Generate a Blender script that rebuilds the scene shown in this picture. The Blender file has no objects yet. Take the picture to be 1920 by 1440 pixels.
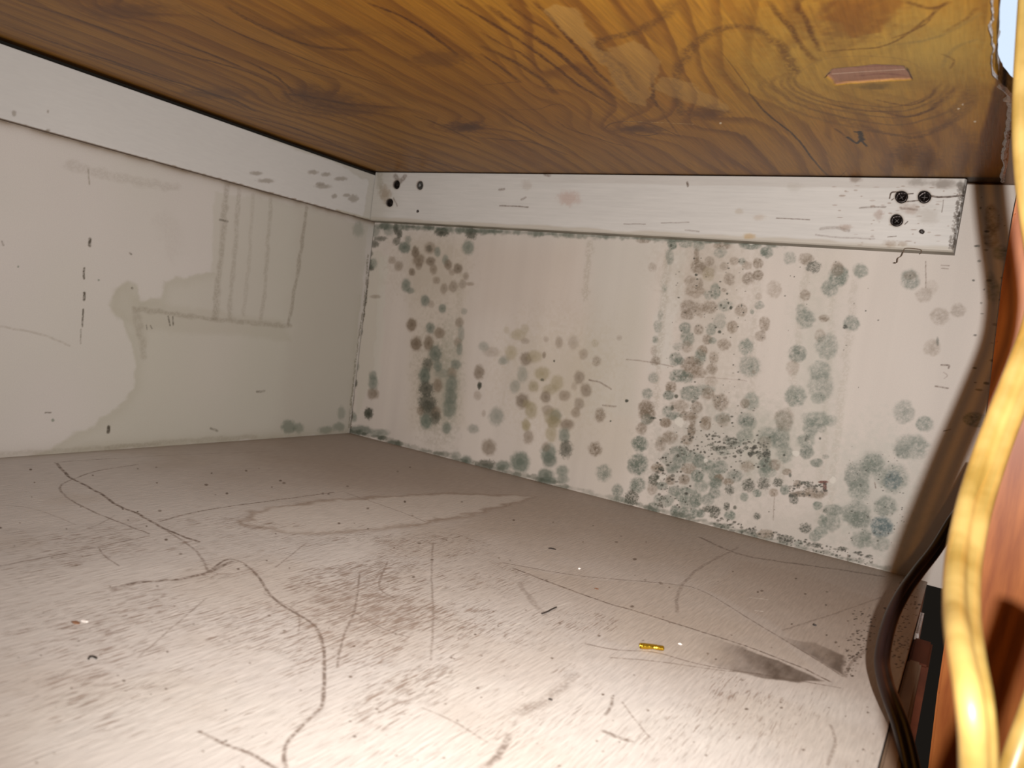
import bpy, bmesh, math, random
import numpy as np
from mathutils import Matrix, Vector

# ------------------------------------------------------------------ camera, world, light, exposure
CAM = np.array([0.53148, -0.56679, 0.13055])
YAW, PITCH, ROLL, FPX = 0.54968, -0.07729, 0.13396, 1416.2
H = 0.26                       # height of the compartment
CL_H, T1, T2 = 0.04685, 0.0137, 0.0060   # cleat height, cleat thickness on the mouldy wall / left wall

def _basis():
    f = np.array([-math.sin(YAW) * math.cos(PITCH), math.cos(YAW) * math.cos(PITCH), math.sin(PITCH)])
    r0 = np.cross(f, [0, 0, 1]); r0 /= np.linalg.norm(r0); u0 = np.cross(r0, f)
    return (math.cos(ROLL) * r0 + math.sin(ROLL) * u0, -math.sin(ROLL) * r0 + math.cos(ROLL) * u0, f)
RT, UP, FW = _basis()

sc = bpy.context.scene
COL = sc.collection
cam_d = bpy.data.cameras.new('camera'); cam = bpy.data.objects.new('camera', cam_d); COL.objects.link(cam)
cam_d.sensor_width = 36.0; cam_d.lens = FPX / 1920 * 36.0
cam_d.clip_start = 0.005; cam_d.clip_end = 20
M = Matrix(((RT[0], UP[0], -FW[0], CAM[0]), (RT[1], UP[1], -FW[1], CAM[1]), (RT[2], UP[2], -FW[2], CAM[2]), (0, 0, 0, 1)))
cam.matrix_world = M
cam_d.dof.use_dof = True; cam_d.dof.focus_distance = 0.48; cam_d.dof.aperture_fstop = 16.0
sc.camera = cam
sc.view_settings.view_transform = 'Standard'; sc.view_settings.look = 'None'
sc.view_settings.exposure = 0.0; sc.view_settings.gamma = 1.0; sc.view_settings.use_curve_mapping = False

w = bpy.data.worlds.new('world'); sc.world = w; w.use_nodes = True
w.node_tree.nodes['Background'].inputs[0].default_value = (0.75, 0.62, 0.5, 1)
w.node_tree.nodes['Background'].inputs[1].default_value = 0.014

# the phone's flash, a small lamp just right of and above the lens
fl_d = bpy.data.lights.new('phone_flash', 'SPOT'); fl = bpy.data.objects.new('phone_flash', fl_d); COL.objects.link(fl)
FLASH = CAM + 0.0269 * RT + 0.0137 * UP - 0.0015 * FW
aim = FW - 0.04 * RT + 0.13 * UP
fl.matrix_world = Matrix.Translation(Vector(FLASH)) @ Vector(-aim).to_track_quat('Z', 'Y').to_matrix().to_4x4()
fl_d.spot_size = math.radians(128); fl_d.spot_blend = 1.0
fl_d.energy = 16.4; fl_d.shadow_soft_size = 0.0028; fl_d.color = (1.0, 0.952, 0.915)

# ------------------------------------------------------------------ helpers
def ray(px, py):
    return FW + RT * ((px - 960) / FPX) - UP * ((py - 720) / FPX)
def at(px, py, d):                       # point at depth d
    return CAM + ray(px, py) * d
def hit(px, py, n, c):                   # point on plane n.x = c
    n = np.array(n, float); r = ray(px, py)
    return CAM + r * ((c - n @ CAM) / (n @ r))
def lin(c):
    c = np.asarray(c, float)
    if c.max() > 1.0: c = c / 255.0
    return np.where(c <= 0.04045, c / 12.92, ((c + 0.055) / 1.055) ** 2.4)
def tag(o, label=None, cat=None, group=None, kind=None):
    if label: o['label'] = label
    if cat: o['category'] = cat
    if group: o['group'] = group
    if kind: o['kind'] = kind
    return o
def link(name, me, mat, parent=None):
    o = bpy.data.objects.new(name, me); COL.objects.link(o)
    if mat is not None: me.materials.append(mat)
    if parent is not None: o.parent = parent
    return o
def empty(name, loc):
    o = bpy.data.objects.new(name, None); COL.objects.link(o); o.location = loc; o.empty_display_size = 0.01
    return o
def smooth(me): me.polygons.foreach_set('use_smooth', [True] * len(me.polygons))
def ss(a, b, x):
    t = np.clip((x - a) / (b - a), 0, 1); return t * t * (3 - 2 * t)

def noise2(x, y, seed=0):                # value noise, any arrays
    x = np.asarray(x, float); y = np.asarray(y, float)
    xi = np.floor(x).astype(np.int64); yi = np.floor(y).astype(np.int64)
    fx = x - xi; fy = y - yi; fx = fx * fx * (3 - 2 * fx); fy = fy * fy * (3 - 2 * fy)
    def h(a, b):
        n = (a * 374761393 + b * 668265263 + seed * 974634777) & 0xffffffff
        n = ((n ^ (n >> 13)) * 1274126177) & 0xffffffff
        return ((n ^ (n >> 16)) & 0xffff) / 65535.0
    return (h(xi, yi) * (1 - fx) + h(xi + 1, yi) * fx) * (1 - fy) + (h(xi, yi + 1) * (1 - fx) + h(xi + 1, yi + 1) * fx) * fy
def fbm(x, y, seed=0, o=4):
    s = 0; a = 1; t = 0
    for i in range(o):
        s = s + a * noise2(x * 2 ** i, y * 2 ** i, seed + i * 17); t += a; a *= 0.5
    return s / t

class Canvas:
    """A panel's own surface: albedo and small relief stored per vertex, in metres along the panel."""
    def __init__(s, us, vs, org, eu, ev, en, base):
        s.us, s.vs = us, vs
        s.org, s.eu, s.ev, s.en = [np.array(a, float) for a in (org, eu, ev, en)]
        s.U, s.V = np.meshgrid(us, vs)
        s.c = np.empty(s.U.shape + (3,)); s.c[:] = np.array(base, float) / 255.0
        s.h = np.zeros(s.U.shape); s.wear = None; s.dx = None; s.k = 0.52
        s.plane = (s.en, s.en @ s.org)
    def uv(s, px, py):
        q = hit(px, py, *s.plane) - s.org
        return np.array([q @ s.eu, q @ s.ev])
    def sl(s, u0, u1, v0, v1):
        a, b = np.searchsorted(s.us, [u0, u1]); c, d = np.searchsorted(s.vs, [v0, v1])
        return slice(c, d), slice(a, b)
    def local(s, px, py, rx, ry, k=1.7):      # elliptical distance about a mark
        c = s.uv(px, py); ju = (s.uv(px + rx, py) - s.uv(px - rx, py)) / 2; jv = (s.uv(px, py + ry) - s.uv(px, py - ry)) / 2
        J = np.linalg.inv(np.array([ju, jv]).T)
        e = (np.abs(ju) + np.abs(jv)) * k
        S = s.sl(c[0] - e[0], c[0] + e[0], c[1] - e[1], c[1] + e[1])
        du = s.U[S] - c[0]; dv = s.V[S] - c[1]
        a = J[0, 0] * du + J[0, 1] * dv; b = J[1, 0] * du + J[1, 1] * dv
        return S, a, b
    def blend(s, S, a, col):
        a = a[..., None]; s.c[S] = s.c[S] * (1 - a) + np.array(col, float) / 255.0 * a
    def blot(s, px, py, rx, ry, col, al, edge=0.35, rough=0.3, seed=0):
        S, a, b = s.local(px, py, rx, ry)
        if a.size == 0: return
        d = np.hypot(a, b) + (fbm(s.U[S] * 400, s.V[S] * 400, seed + 5, 3) - 0.5) * rough * 2
        s.blend(S, al * (1 - ss(1 - edge, 1 + edge, d)), col)
    def stroke(s, pts, wpx, col, al, rough=0.5, seed=0, dens=1.0, soft=0.6, taper=False):
        P = np.array([s.uv(*p) for p in pts])
        # smooth the polyline
        if len(P) > 2:
            t = np.arange(len(P)); tt = np.linspace(0, len(P) - 1, (len(P) - 1) * 6 + 1)
            Q = []
            for x in tt:
                i = min(int(x), len(P) - 2); f = x - i
                p0, p1, p2, p3 = P[max(i - 1, 0)], P[i], P[i + 1], P[min(i + 2, len(P) - 1)]
                Q.append(0.5 * ((2 * p1) + (-p0 + p2) * f + (2 * p0 - 5 * p1 + 4 * p2 - p3) * f * f + (-p0 + 3 * p1 - 3 * p2 + p3) * f ** 3))
            PP = np.array(Q)
        else: PP = P
        m = pts[len(pts) // 2]
        q = hit(m[0], m[1], *s.plane); wd = wpx * ((q - CAM) @ FW) / FPX / 2
        wd = max(wd, 0.00025)
        e = wd * 2.5
        S = s.sl(PP[:, 0].min() - e, PP[:, 0].max() + e, PP[:, 1].min() - e, PP[:, 1].max() + e)
        U, V = s.U[S], s.V[S]
        if U.size == 0: return
        U = U + (fbm(U * 150, V * 150, seed, 2) - .5) * wd * 1.5; V = V + (fbm(U * 150, V * 150, seed + 9, 2) - .5) * wd * 1.5
        best = np.full(U.shape, 1e9); tp = np.zeros(U.shape); n = len(PP) - 1
        for i in range(n):
            ax, ay = PP[i]; bx, by = PP[i + 1] - PP[i]; l2 = bx * bx + by * by + 1e-14
            t = np.clip(((U - ax) * bx + (V - ay) * by) / l2, 0, 1)
            d = (U - ax - t * bx) ** 2 + (V - ay - t * by) ** 2
            mm = d < best; best = np.where(mm, d, best); tp = np.where(mm, (i + t) / n, tp)
        d = np.sqrt(best) / wd
        a = al * (1 - ss(1 - soft, 1 + soft, d))
        if taper: a = a * np.sqrt(np.clip(4 * tp * (1 - tp), 0, 1))
        n1 = fbm(s.U[S] * 900, s.V[S] * 900, seed + 3, 3)
        a = a * np.clip(1 - rough + rough * 2 * ss(.3, .7, n1) * dens, 0, 1.3)
        s.blend(S, np.clip(a, 0, 1), col)
    def mask(s, pts, soft=0.001, rough=0.002, seed=0):
        """soft-edged polygon mask over the panel (slice, alpha)"""
        P = np.array([s.uv(*p) for p in pts])
        e = soft * 3 + rough
        S = s.sl(P[:, 0].min() - e, P[:, 0].max() + e, P[:, 1].min() - e, P[:, 1].max() + e)
        U, V = s.U[S], s.V[S]
        U = U + (fbm(U * 120, V * 120, seed, 4) - .5) * rough * 2; V = V + (fbm(U * 120, V * 120, seed + 7, 4) - .5) * rough * 2
        ins = np.zeros(U.shape, bool); best = np.full(U.shape, 1e9); n = len(P)
        for i in range(n):
            x0, y0 = P[i]; x1, y1 = P[(i + 1) % n]
            c = ((y0 > V) != (y1 > V)) & (U < (x1 - x0) * (V - y0) / (y1 - y0 + 1e-15) + x0)
            ins ^= c
            bx, by = x1 - x0, y1 - y0; t = np.clip(((U - x0) * bx + (V - y0) * by) / (bx * bx + by * by + 1e-14), 0, 1)
            best = np.minimum(best, (U - x0 - t * bx) ** 2 + (V - y0 - t * by) ** 2)
        d = np.sqrt(best) * np.where(ins, 1, -1)
        return S, ss(-soft, soft, d), d
    def mesh(s, name, thick):
        nv, nu = s.U.shape
        P = s.org + s.U[..., None] * s.eu + s.V[..., None] * s.ev + s.h[..., None] * s.en
        if s.dx is not None: P = P + s.dx[..., None] * s.eu
        P = P.reshape(-1, 3)
        flip = np.dot(np.cross(s.eu, s.ev), s.en) < 0
        idx = np.arange(nv * nu).reshape(nv, nu)
        q = np.stack([idx[:-1, :-1], idx[:-1, 1:], idx[1:, 1:], idx[1:, :-1]], -1).reshape(-1, 4)
        if flip: q = q[:, ::-1]
        ring = np.concatenate([idx[0, :-1], idx[:-1, -1], idx[-1, :0:-1], idx[:0:-1, 0]])
        Pb = P[ring] - s.en * (thick + ((P[ring] - s.org) @ s.en)[:, None])
        n0 = len(P); m = len(ring); k = np.arange(m); k2 = (k + 1) % m
        sk = np.stack([ring, n0 + k, n0 + k2, ring[k2]], -1)
        if flip: sk = sk[:, ::-1]
        allv = np.vstack([P, Pb])
        back = n0 + (k if flip else k[::-1])
        loops = np.concatenate([q.ravel(), sk.ravel(), back]); tot = len(q) + len(sk)
        ls = np.concatenate([np.arange(tot) * 4, [tot * 4]])
        me = bpy.data.meshes.new(name)
        me.vertices.add(len(allv)); me.vertices.foreach_set('co', allv.ravel())
        me.loops.add(len(loops)); me.loops.foreach_set('vertex_index', loops.astype(np.int32))
        me.polygons.add(tot + 1); me.polygons.foreach_set('loop_start', ls.astype(np.int32))
        me.update(calc_edges=True)
        c = lin(np.clip(s.c, 0, 1)).reshape(-1, 3) * s.k
        cc = np.ones((len(allv), 4)); cc[:n0, :3] = c; cc[n0:, :3] = c[ring]
        at_ = me.color_attributes.new('albedo', 'FLOAT_COLOR', 'POINT'); at_.data.foreach_set('color', cc.ravel().astype(np.float32))
        if s.wear is not None:
            w_ = np.zeros(len(allv), np.float32); w_[:n0] = s.wear.ravel()
            me.attributes.new('wear', 'FLOAT', 'POINT').data.foreach_set('value', w_)
        sm = np.zeros(tot + 1, bool); sm[:len(q)] = True
        me.polygons.foreach_set('use_smooth', sm)
        return me

# ------------------------------------------------------------------ materials
def new_mat(name):
    m = bpy.data.materials.new(name); m.use_nodes = True; nt = m.node_tree
    return m, nt, nt.nodes['Principled BSDF']
def nd(nt, t, **kw):
    n = nt.nodes.new(t)
    for k, v in kw.items(): setattr(n, k, v)
    return n
def panel_mat(name, rough, bump=0.15, scale=900, var=0.06, stretch=(1, 1, 1), spec=0.35, bdist=0.0004):
    m, nt, b = new_mat(name)
    a = nd(nt, 'ShaderNodeAttribute', attribute_name='albedo')
    tc = nd(nt, 'ShaderNodeTexCoord'); mp = nd(nt, 'ShaderNodeMapping'); mp.inputs['Scale'].default_value = stretch
    nt.links.new(tc.outputs['Object'], mp.inputs[0])
    n = nd(nt, 'ShaderNodeTexNoise'); n.inputs['Scale'].default_value = scale; n.inputs['Detail'].default_value = 4
    nt.links.new(mp.outputs[0], n.inputs['Vector'])
    r = nd(nt, 'ShaderNodeMapRange'); r.inputs[1].default_value = 0.3; r.inputs[2].default_value = 0.7
    r.inputs[3].default_value = 1 - var; r.inputs[4].default_value = 1 + var
    nt.links.new(n.outputs[0], r.inputs[0])
    mx = nd(nt, 'ShaderNodeMix', data_type='RGBA', blend_type='MULTIPLY'); mx.inputs[0].default_value = 1
    nt.links.new(a.outputs['Color'], mx.inputs[6]); nt.links.new(r.outputs[0], mx.inputs[7])
    nt.links.new(mx.outputs[2], b.inputs['Base Color'])
    bp = nd(nt, 'ShaderNodeBump'); bp.inputs['Strength'].default_value = bump; bp.inputs['Distance'].default_value = bdist
    nt.links.new(n.outputs[0], bp.inputs['Height']); nt.links.new(bp.outputs[0], b.inputs['Normal'])
    b.inputs['Roughness'].default_value = rough; b.inputs['Specular IOR Level'].default_value = spec
    return m
def simple_mat(name, col, rough=0.5, metal=0.0, var=0.15, scale=300, stretch=(1, 1, 1), bump=0.2, coat=0.0, spec=0.5, col2=None):
    m, nt, b = new_mat(name)
    c1 = lin(col); c2 = lin(col2) if col2 is not None else c1 * (1 - var)
    tc = nd(nt, 'ShaderNodeTexCoord'); mp = nd(nt, 'ShaderNodeMapping'); mp.inputs['Scale'].default_value = stretch
    nt.links.new(tc.outputs['Object'], mp.inputs[0])
    n = nd(nt, 'ShaderNodeTexNoise'); n.inputs['Scale'].default_value = scale; n.inputs['Detail'].default_value = 5
    nt.links.new(mp.outputs[0], n.inputs['Vector'])
    cr = nd(nt, 'ShaderNodeValToRGB'); cr.color_ramp.elements[0].position = 0.35; cr.color_ramp.elements[1].position = 0.65
    cr.color_ramp.elements[0].color = (*c2, 1); cr.color_ramp.elements[1].color = (*c1, 1)
    nt.links.new(n.outputs[0], cr.inputs[0]); nt.links.new(cr.outputs[0], b.inputs['Base Color'])
    bp = nd(nt, 'ShaderNodeBump'); bp.inputs['Strength'].default_value = bump; bp.inputs['Distance'].default_value = 0.0003
    nt.links.new(n.outputs[0], bp.inputs['Height']); nt.links.new(bp.outputs[0], b.inputs['Normal'])
    b.inputs['Roughness'].default_value = rough; b.inputs['Metallic'].default_value = metal
    b.inputs['Coat Weight'].default_value = coat; b.inputs['Specular IOR Level'].default_value = spec
    return m

MAT_WALL = panel_mat('painted_wall', 0.55, 0.12, 1500, 0.03)
MAT_FLOOR = panel_mat('painted_plywood', 0.6, 0.4, 900, 0.10, (1, 0.10, 1), bdist=0.0006)
def add_wear(m, col):
    nt = m.node_tree; b = nt.nodes['Principled BSDF']
    at_ = nd(nt, 'ShaderNodeAttribute', attribute_name='wear'); tc = nd(nt, 'ShaderNodeTexCoord')
    wob = nd(nt, 'ShaderNodeTexNoise'); wob.inputs['Scale'].default_value = 40
    nt.links.new(tc.outputs['Object'], wob.inputs['Vector'])
    add = nd(nt, 'ShaderNodeVectorMath', operation='MULTIPLY_ADD'); add.inputs[1].default_value = (.0014, .002, 0)
    nt.links.new(wob.outputs['Color'], add.inputs[0]); nt.links.new(tc.outputs['Object'], add.inputs[2])
    facs = []
    for sx, sy, lo, hi, sd in ((1300, 90, .575, .655, 0), (2700, 170, .60, .68, 7)):
        mp = nd(nt, 'ShaderNodeMapping'); mp.inputs['Scale'].default_value = (sx, sy, 1); mp.inputs['Location'].default_value = (sd, sd, 0); mp.inputs['Rotation'].default_value = (0, 0, 0)
        nt.links.new(add.outputs[0], mp.inputs[0])
        n = nd(nt, 'ShaderNodeTexNoise'); n.inputs['Scale'].default_value = 1; n.inputs['Detail'].default_value = 2
        nt.links.new(mp.outputs[0], n.inputs['Vector'])
        sb = nd(nt, 'ShaderNodeMath', operation='MULTIPLY_ADD'); sb.inputs[1].default_value = .16; nt.links.new(at_.outputs['Fac'], sb.inputs[0]); nt.links.new(n.outputs[0], sb.inputs[2])
        r = nd(nt, 'ShaderNodeMapRange'); r.inputs[1].default_value = lo + .06; r.inputs[2].default_value = hi + .06; nt.links.new(sb.outputs[0], r.inputs[0])
        facs.append(r)
    mxm = nd(nt, 'ShaderNodeMath', operation='MAXIMUM'); nt.links.new(facs[0].outputs[0], mxm.inputs[0]); nt.links.new(facs[1].outputs[0], mxm.inputs[1])
    gate = nd(nt, 'ShaderNodeMapRange'); gate.inputs[1].default_value = .02; gate.inputs[2].default_value = .5; gate.inputs[4].default_value = .75; nt.links.new(at_.outputs['Fac'], gate.inputs[0])
    ml = nd(nt, 'ShaderNodeMath', operation='MULTIPLY'); nt.links.new(mxm.outputs[0], ml.inputs[0]); nt.links.new(gate.outputs[0], ml.inputs[1])
    src = b.inputs['Base Color'].links[0].from_socket
    mx = nd(nt, 'ShaderNodeMix', data_type='RGBA'); nt.links.new(ml.outputs[0], mx.inputs[0]); nt.links.new(src, mx.inputs[6]); mx.inputs[7].default_value = (*lin(col), 1)
    nt.links.new(mx.outputs[2], b.inputs['Base Color'])
    bp = nd(nt, 'ShaderNodeBump', invert=True); bp.inputs['Strength'].default_value = .5; bp.inputs['Distance'].default_value = .0003
    nt.links.new(ml.outputs[0], bp.inputs['Height']); nt.links.new(b.inputs['Normal'].links[0].from_socket, bp.inputs['Normal']); nt.links.new(bp.outputs[0], b.inputs['Normal'])
add_wear(MAT_FLOOR, (120, 100, 86))
MAT_CLEAT = panel_mat('painted_lumber', 0.5, 0.12, 700, 0.02, (0.15, 0.15, 1))
MAT_PLY = panel_mat('varnished_plywood', 0.42, 0.25, 900, 0.10, (1, 0.08, 1), spec=0.22)
MAT_PLY.node_tree.nodes['Principled BSDF'].inputs['Coat Weight'].default_value = 0.0
MAT_SCREW = simple_mat('black_screw', (38, 32, 30), 0.3, 0.8, 0.4, 1500)
MAT_SCREW_GREY = simple_mat('grey_screw', (70, 68, 64), 0.5, 0.3, 0.4, 1500)
MAT_STILE = simple_mat('stained_wood', (206, 122, 58), 0.45, 0, scale=60, stretch=(1.6, 1, 0.22), col2=(162, 84, 34), bump=0.15)
MAT_RAIL = simple_mat('worn_rail_wood', (124, 104, 88), 0.6, 0, scale=90, stretch=(1, 0.2, 1), col2=(98, 78, 60), spec=.15)
MAT_RED = simple_mat('red_brown_wood', (78, 38, 22), 0.6, 0, scale=90, stretch=(1, 0.2, 1), col2=(56, 26, 14), spec=.1)
MAT_CORD = simple_mat('dark_cord_jacket', (34, 21, 19), 0.36, 0, scale=120, bump=0.05, spec=0.6)
MAT_PAINTLIP = simple_mat('white_paint', (190, 188, 190), 0.6, 0, scale=700, col2=(150, 144, 140), bump=0.5)
MAT_BLACK = simple_mat('black_debris', (40, 32, 26), 0.6, 0, scale=2000)
MAT_BROWN = simple_mat('brown_debris', (120, 84, 60), 0.7, 0, scale=2000)
MAT_WHITE = simple_mat('white_debris', (235, 228, 222), 0.5, 0, scale=2000)
MAT_GOLD = simple_mat('gold_foil', (212, 170, 50), 0.22, 0.9, scale=1500, bump=0.5)
MAT_THREAD = simple_mat('brown_thread', (92, 74, 58), 0.8, 0, scale=2000)
MAT_COPPER = simple_mat('copper_strands', (214, 140, 80), 0.35, 0.9, scale=1500)

# ------------------------------------------------------------------ the mouldy wall panel
PAINT = (225, 213, 202)
def axis(a, b, step): return np.linspace(a, b, int(round((b - a) / step)) + 1)
G, B, K, T, R_, D = (111, 119, 106), (130, 113, 94), (74, 74, 62), (158, 144, 108), (104, 58, 44), (90, 108, 108)
KIND = {'g': G, 'b': B, 'k': K, 't': T, 'r': R_, 'd': D}
# mould colonies as read off the panel: kind x y rx ry strength, in tiles of (origin, scale)
TILES = []
TILES.append((660, 410, .125, """k 270 520 40 60 .5;k 255 680 50 90 .5;k 290 740 40 50 .5;g 320 670 60 80 .4;k 200 1000 30 90 .45;k 190 1160 35 90 .5
k 160 1350 18 120 .5;k 330 380 80 60 .5;k 420 300 100 40 .45;g 330 180 90 100 .4;g 550 170 90 90 .35;k 660 150 40 90 .6;k 710 230 45 80 .6
k 660 340 60 60 .45;g 840 310 50 60 .35;g 790 430 90 90 .65;b 600 620 60 60 .35;b 700 710 70 80 .4;b 900 800 50 60 .6;b 950 500 60 90 .65
b 1000 620 90 100 .6;b 1000 710 50 60 .35;k 1160 450 50 55 .5;b 1170 440 90 90 .4;g 1280 500 50 80 .45;b 1180 640 70 70 .6;b 1220 760 60 80 .5
g 1400 620 50 80 .4;b 1440 690 60 80 .6;b 1590 750 70 80 .6;b 1500 800 50 50 .3;b 1710 860 45 60 .35;b 1660 980 60 70 .3;b 1770 980 60 30 .35
b 1380 1050 60 80 .4;b 1520 1020 70 90 .4;b 1265 925 60 60 .4;g 810 1000 70 100 .55;g 880 1080 60 50 .4;g 1095 1230 70 90 .55;b 1190 1280 50 60 .25
g 1355 1345 60 70 .5;g 1680 1390 50 50 .25;g 1740 430 90 110 .55;k 1350 200 110 70 .65;g 1600 180 60 60 .45;k 1790 220 90 90 .6;k 1150 120 80 40 .45
b 350 1170 80 30 .3;k 880 120 80 20 .4"""))
TILES.append((660, 590, .15625, """k 110 20 20 40 .4;k 105 190 25 60 .45;k 62 390 25 60 .5;g 60 620 30 60 .35;k 35 820 30 55 .6;g 250 730 50 60 .4
g 255 820 60 90 .5;b 240 950 60 70 .5;b 290 950 40 60 .3;k 200 1185 55 70 .8;b 715 120 65 80 .8;b 770 350 70 90 .8;g 940 160 55 70 .5
b 1050 220 65 70 .55;b 920 340 60 100 .65;g 1000 470 80 110 .6;k 905 600 65 80 .5;g 1030 620 55 70 .5;g 870 730 70 100 .7;k 890 890 90 90 .6
b 1030 850 60 90 .55;g 1080 700 100 60 .25;k 900 1060 110 110 .55;k 920 1140 100 100 .45;b 820 1150 50 60 .4;b 1010 1180 60 80 .5;g 890 1280 75 90 .8
k 1000 1240 60 80 .5;b 1290 95 55 65 .4;g 1310 230 40 100 .3;b 1270 330 50 60 .35;g 1290 410 40 80 .4;g 1245 600 65 60 .45;b 1200 700 60 70 .4
g 1195 830 75 110 .5;g 1180 980 80 110 .5;g 1170 1130 85 120 .5;g 1135 1360 60 70 .55;b 1525 690 65 90 .55;k 1530 850 28 50 .8;b 1505 970 50 60 .25
g 1730 1220 90 110 .35;g 1455 1370 70 60 .3;g 1580 380 60 60 .3;g 1830 540 60 60 .2;g 100 1390 150 60 .55;g 330 1420 120 50 .45;g 20 1230 40 60 .45
b 1640 1590 90 100 .5;g 1370 1760 70 70 .6;k 1600 1800 130 60 .55;g 1250 1700 60 60 .3"""))
TILES.append((900, 600, .14583, """b 150 410 110 70 .18;t 340 130 40 50 .2;t 490 190 110 80 .3;t 580 110 60 60 .2;t 400 420 80 100 .35;g 290 530 60 50 .2
b 580 270 60 40 .25;b 590 500 80 90 .5;t 700 470 110 80 .35;b 825 450 25 45 .45;k 953 525 12 16 .6;b 1015 290 50 80 .32;b 850 250 40 40 .2
b 1200 290 70 90 .2;b 1330 440 60 70 .3;b 1500 530 60 70 .35;t 1480 300 50 50 .2;b 1790 230 35 40 .2;t 800 690 100 90 .45;k 800 770 25 20 .5
t 690 850 70 80 .42;t 990 810 90 100 .38;t 900 890 110 70 .35;b 845 990 70 80 .5;b 1085 970 80 70 .42;g 545 700 70 110 .28;g 450 850 70 90 .28
b 540 1040 85 100 .55;t 600 1080 60 60 .4;t 660 1160 80 110 .45;b 1275 740 70 90 .42;b 1210 850 40 60 .2;b 1365 900 75 90 .48;b 1275 1080 65 80 .38
b 1230 1190 60 70 .42;b 1545 1220 70 90 .35;k 1680 1300 12 12 .5;k 1885 1040 22 22 .8;b 870 1160 80 70 .35;g 970 1230 80 80 .42;t 950 1310 90 80 .45
b 1120 1350 90 80 .35;t 590 1350 60 80 .4;b 50 1200 30 50 .2"""))
TILES.append((940, 760, .16667, """t 280 230 50 60 .35;b 305 360 60 80 .42;t 570 130 100 100 .4;b 740 210 80 50 .3;t 560 320 70 100 .4;g 710 340 65 90 .5
k 725 490 75 100 .5;g 530 540 90 110 .6;b 500 470 50 60 .35;g 540 620 80 80 .5;g 210 640 110 120 .75;g 20 680 90 60 .6;g 500 790 90 80 .6
g 520 850 110 50 .6;g 685 735 75 60 .5;g 690 830 70 60 .4;b 1055 490 75 80 .55;b 1110 110 60 80 .35;g 1150 760 85 95 .45;g 1305 960 65 75 .45
g 1310 1060 110 40 .4;g 1555 430 95 90 .65;g 1550 660 100 130 .65;g 1470 680 60 90 .4;g 1530 900 90 90 .6;k 1465 1040 80 90 .55;b 1640 90 90 120 .5
k 1700 145 40 15 .75;b 1580 250 60 60 .3"""))
TILES.append((1180, 430, .135417, """b 190 155 100 40 .45;g 590 210 70 80 .65;k 575 225 18 22 .6;g 560 380 60 110 .35;b 320 530 60 70 .2;g 485 820 40 60 .25
g 395 1340 60 90 .3;g 430 1190 40 70 .2;g 780 210 90 50 .45;b 1290 230 130 50 .45;g 1680 230 150 50 .55;g 960 230 80 70 .4;b 930 380 40 140 .5
b 950 520 110 100 .52;b 1110 440 70 70 .3;t 1090 620 90 100 .3;b 1090 560 120 110 .2;g 1260 320 90 80 .3;b 1450 440 70 60 .4;g 1560 440 50 50 .45
b 1310 510 60 60 .3;b 1630 500 70 60 .35;b 1780 470 75 80 .52;b 1780 640 75 75 .6;b 1650 680 90 90 .5;g 1870 310 60 60 .6;b 1385 690 80 90 .42
k 925 630 20 18 .7;k 940 690 15 12 .6;b 850 720 90 80 .3;b 970 760 50 90 .38;b 910 860 140 90 .38;g 1190 860 75 110 .45;g 1090 910 60 70 .3
b 830 1080 130 110 .42;b 980 1120 80 100 .35;b 1110 1080 110 90 .42;b 800 1190 90 70 .42;g 1330 1060 110 80 .3;k 1405 1085 22 25 .85;k 1370 1020 15 20 .7
k 1270 1050 15 20 .6;k 1310 1090 18 14 .6;k 1355 890 15 15 .6;b 1310 840 40 25 .4;b 1550 1120 90 90 .42;k 1555 1055 12 20 .6;g 1800 1050 70 60 .35
g 1700 1140 30 40 .35;b 1790 930 50 50 .2;g 1250 1280 90 120 .25;b 1425 1350 80 90 .55;b 1870 1310 80 110 .45"""))
TILES.append((1180, 600, .135417, """g 770 110 80 80 .48;b 960 140 70 80 .42;g 1130 130 70 90 .42;k 1250 165 25 22 .7;k 1200 100 12 14 .6;g 360 270 45 50 .42
b 340 430 50 80 .25;b 360 570 70 70 .45;g 800 260 100 110 .42;b 800 370 80 80 .35;g 680 370 80 60 .25;b 1080 270 70 70 .5;g 1150 290 60 50 .4
b 1310 340 100 80 .42;b 1820 220 80 80 .35;g 1620 370 110 110 .48;g 1660 640 160 150 .38;b 1720 720 25 30 .35;b 1010 430 75 80 .6;g 980 520 90 110 .48
g 640 540 90 100 .42;g 700 570 80 60 .42;b 1170 520 70 90 .42;b 1150 680 80 80 .42;b 860 620 150 120 .5;b 900 730 170 80 .5;g 680 770 130 90 .58
g 790 790 100 80 .45;b 1130 850 90 80 .25;g 330 800 70 80 .35;b 575 930 80 80 .58;g 540 1040 80 70 .48;k 650 1055 28 28 .65;g 250 1020 80 80 .45
g 840 1020 140 110 .45;g 1000 970 200 80 .3;b 1090 1020 90 90 .48;b 1260 1140 110 120 .52;k 880 1130 25 25 .5;b 690 1190 130 90 .35;k 595 1210 25 40 .5
b 930 1210 80 90 .42;g 520 1260 70 80 .35;b 800 1330 140 70 .55;g 620 1330 110 60 .45;g 1680 1130 120 130 .42;b 1600 1160 70 70 .48;b 230 1230 110 130 .52
k 330 1355 35 14 .8;g 240 1380 80 80 .35;g 1290 1360 120 80 .3;g 1620 1380 130 100 .42;k 1590 1405 15 18 .8;b 1060 1390 80 60 .35;b 500 1420 80 70 .45"""))
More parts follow.
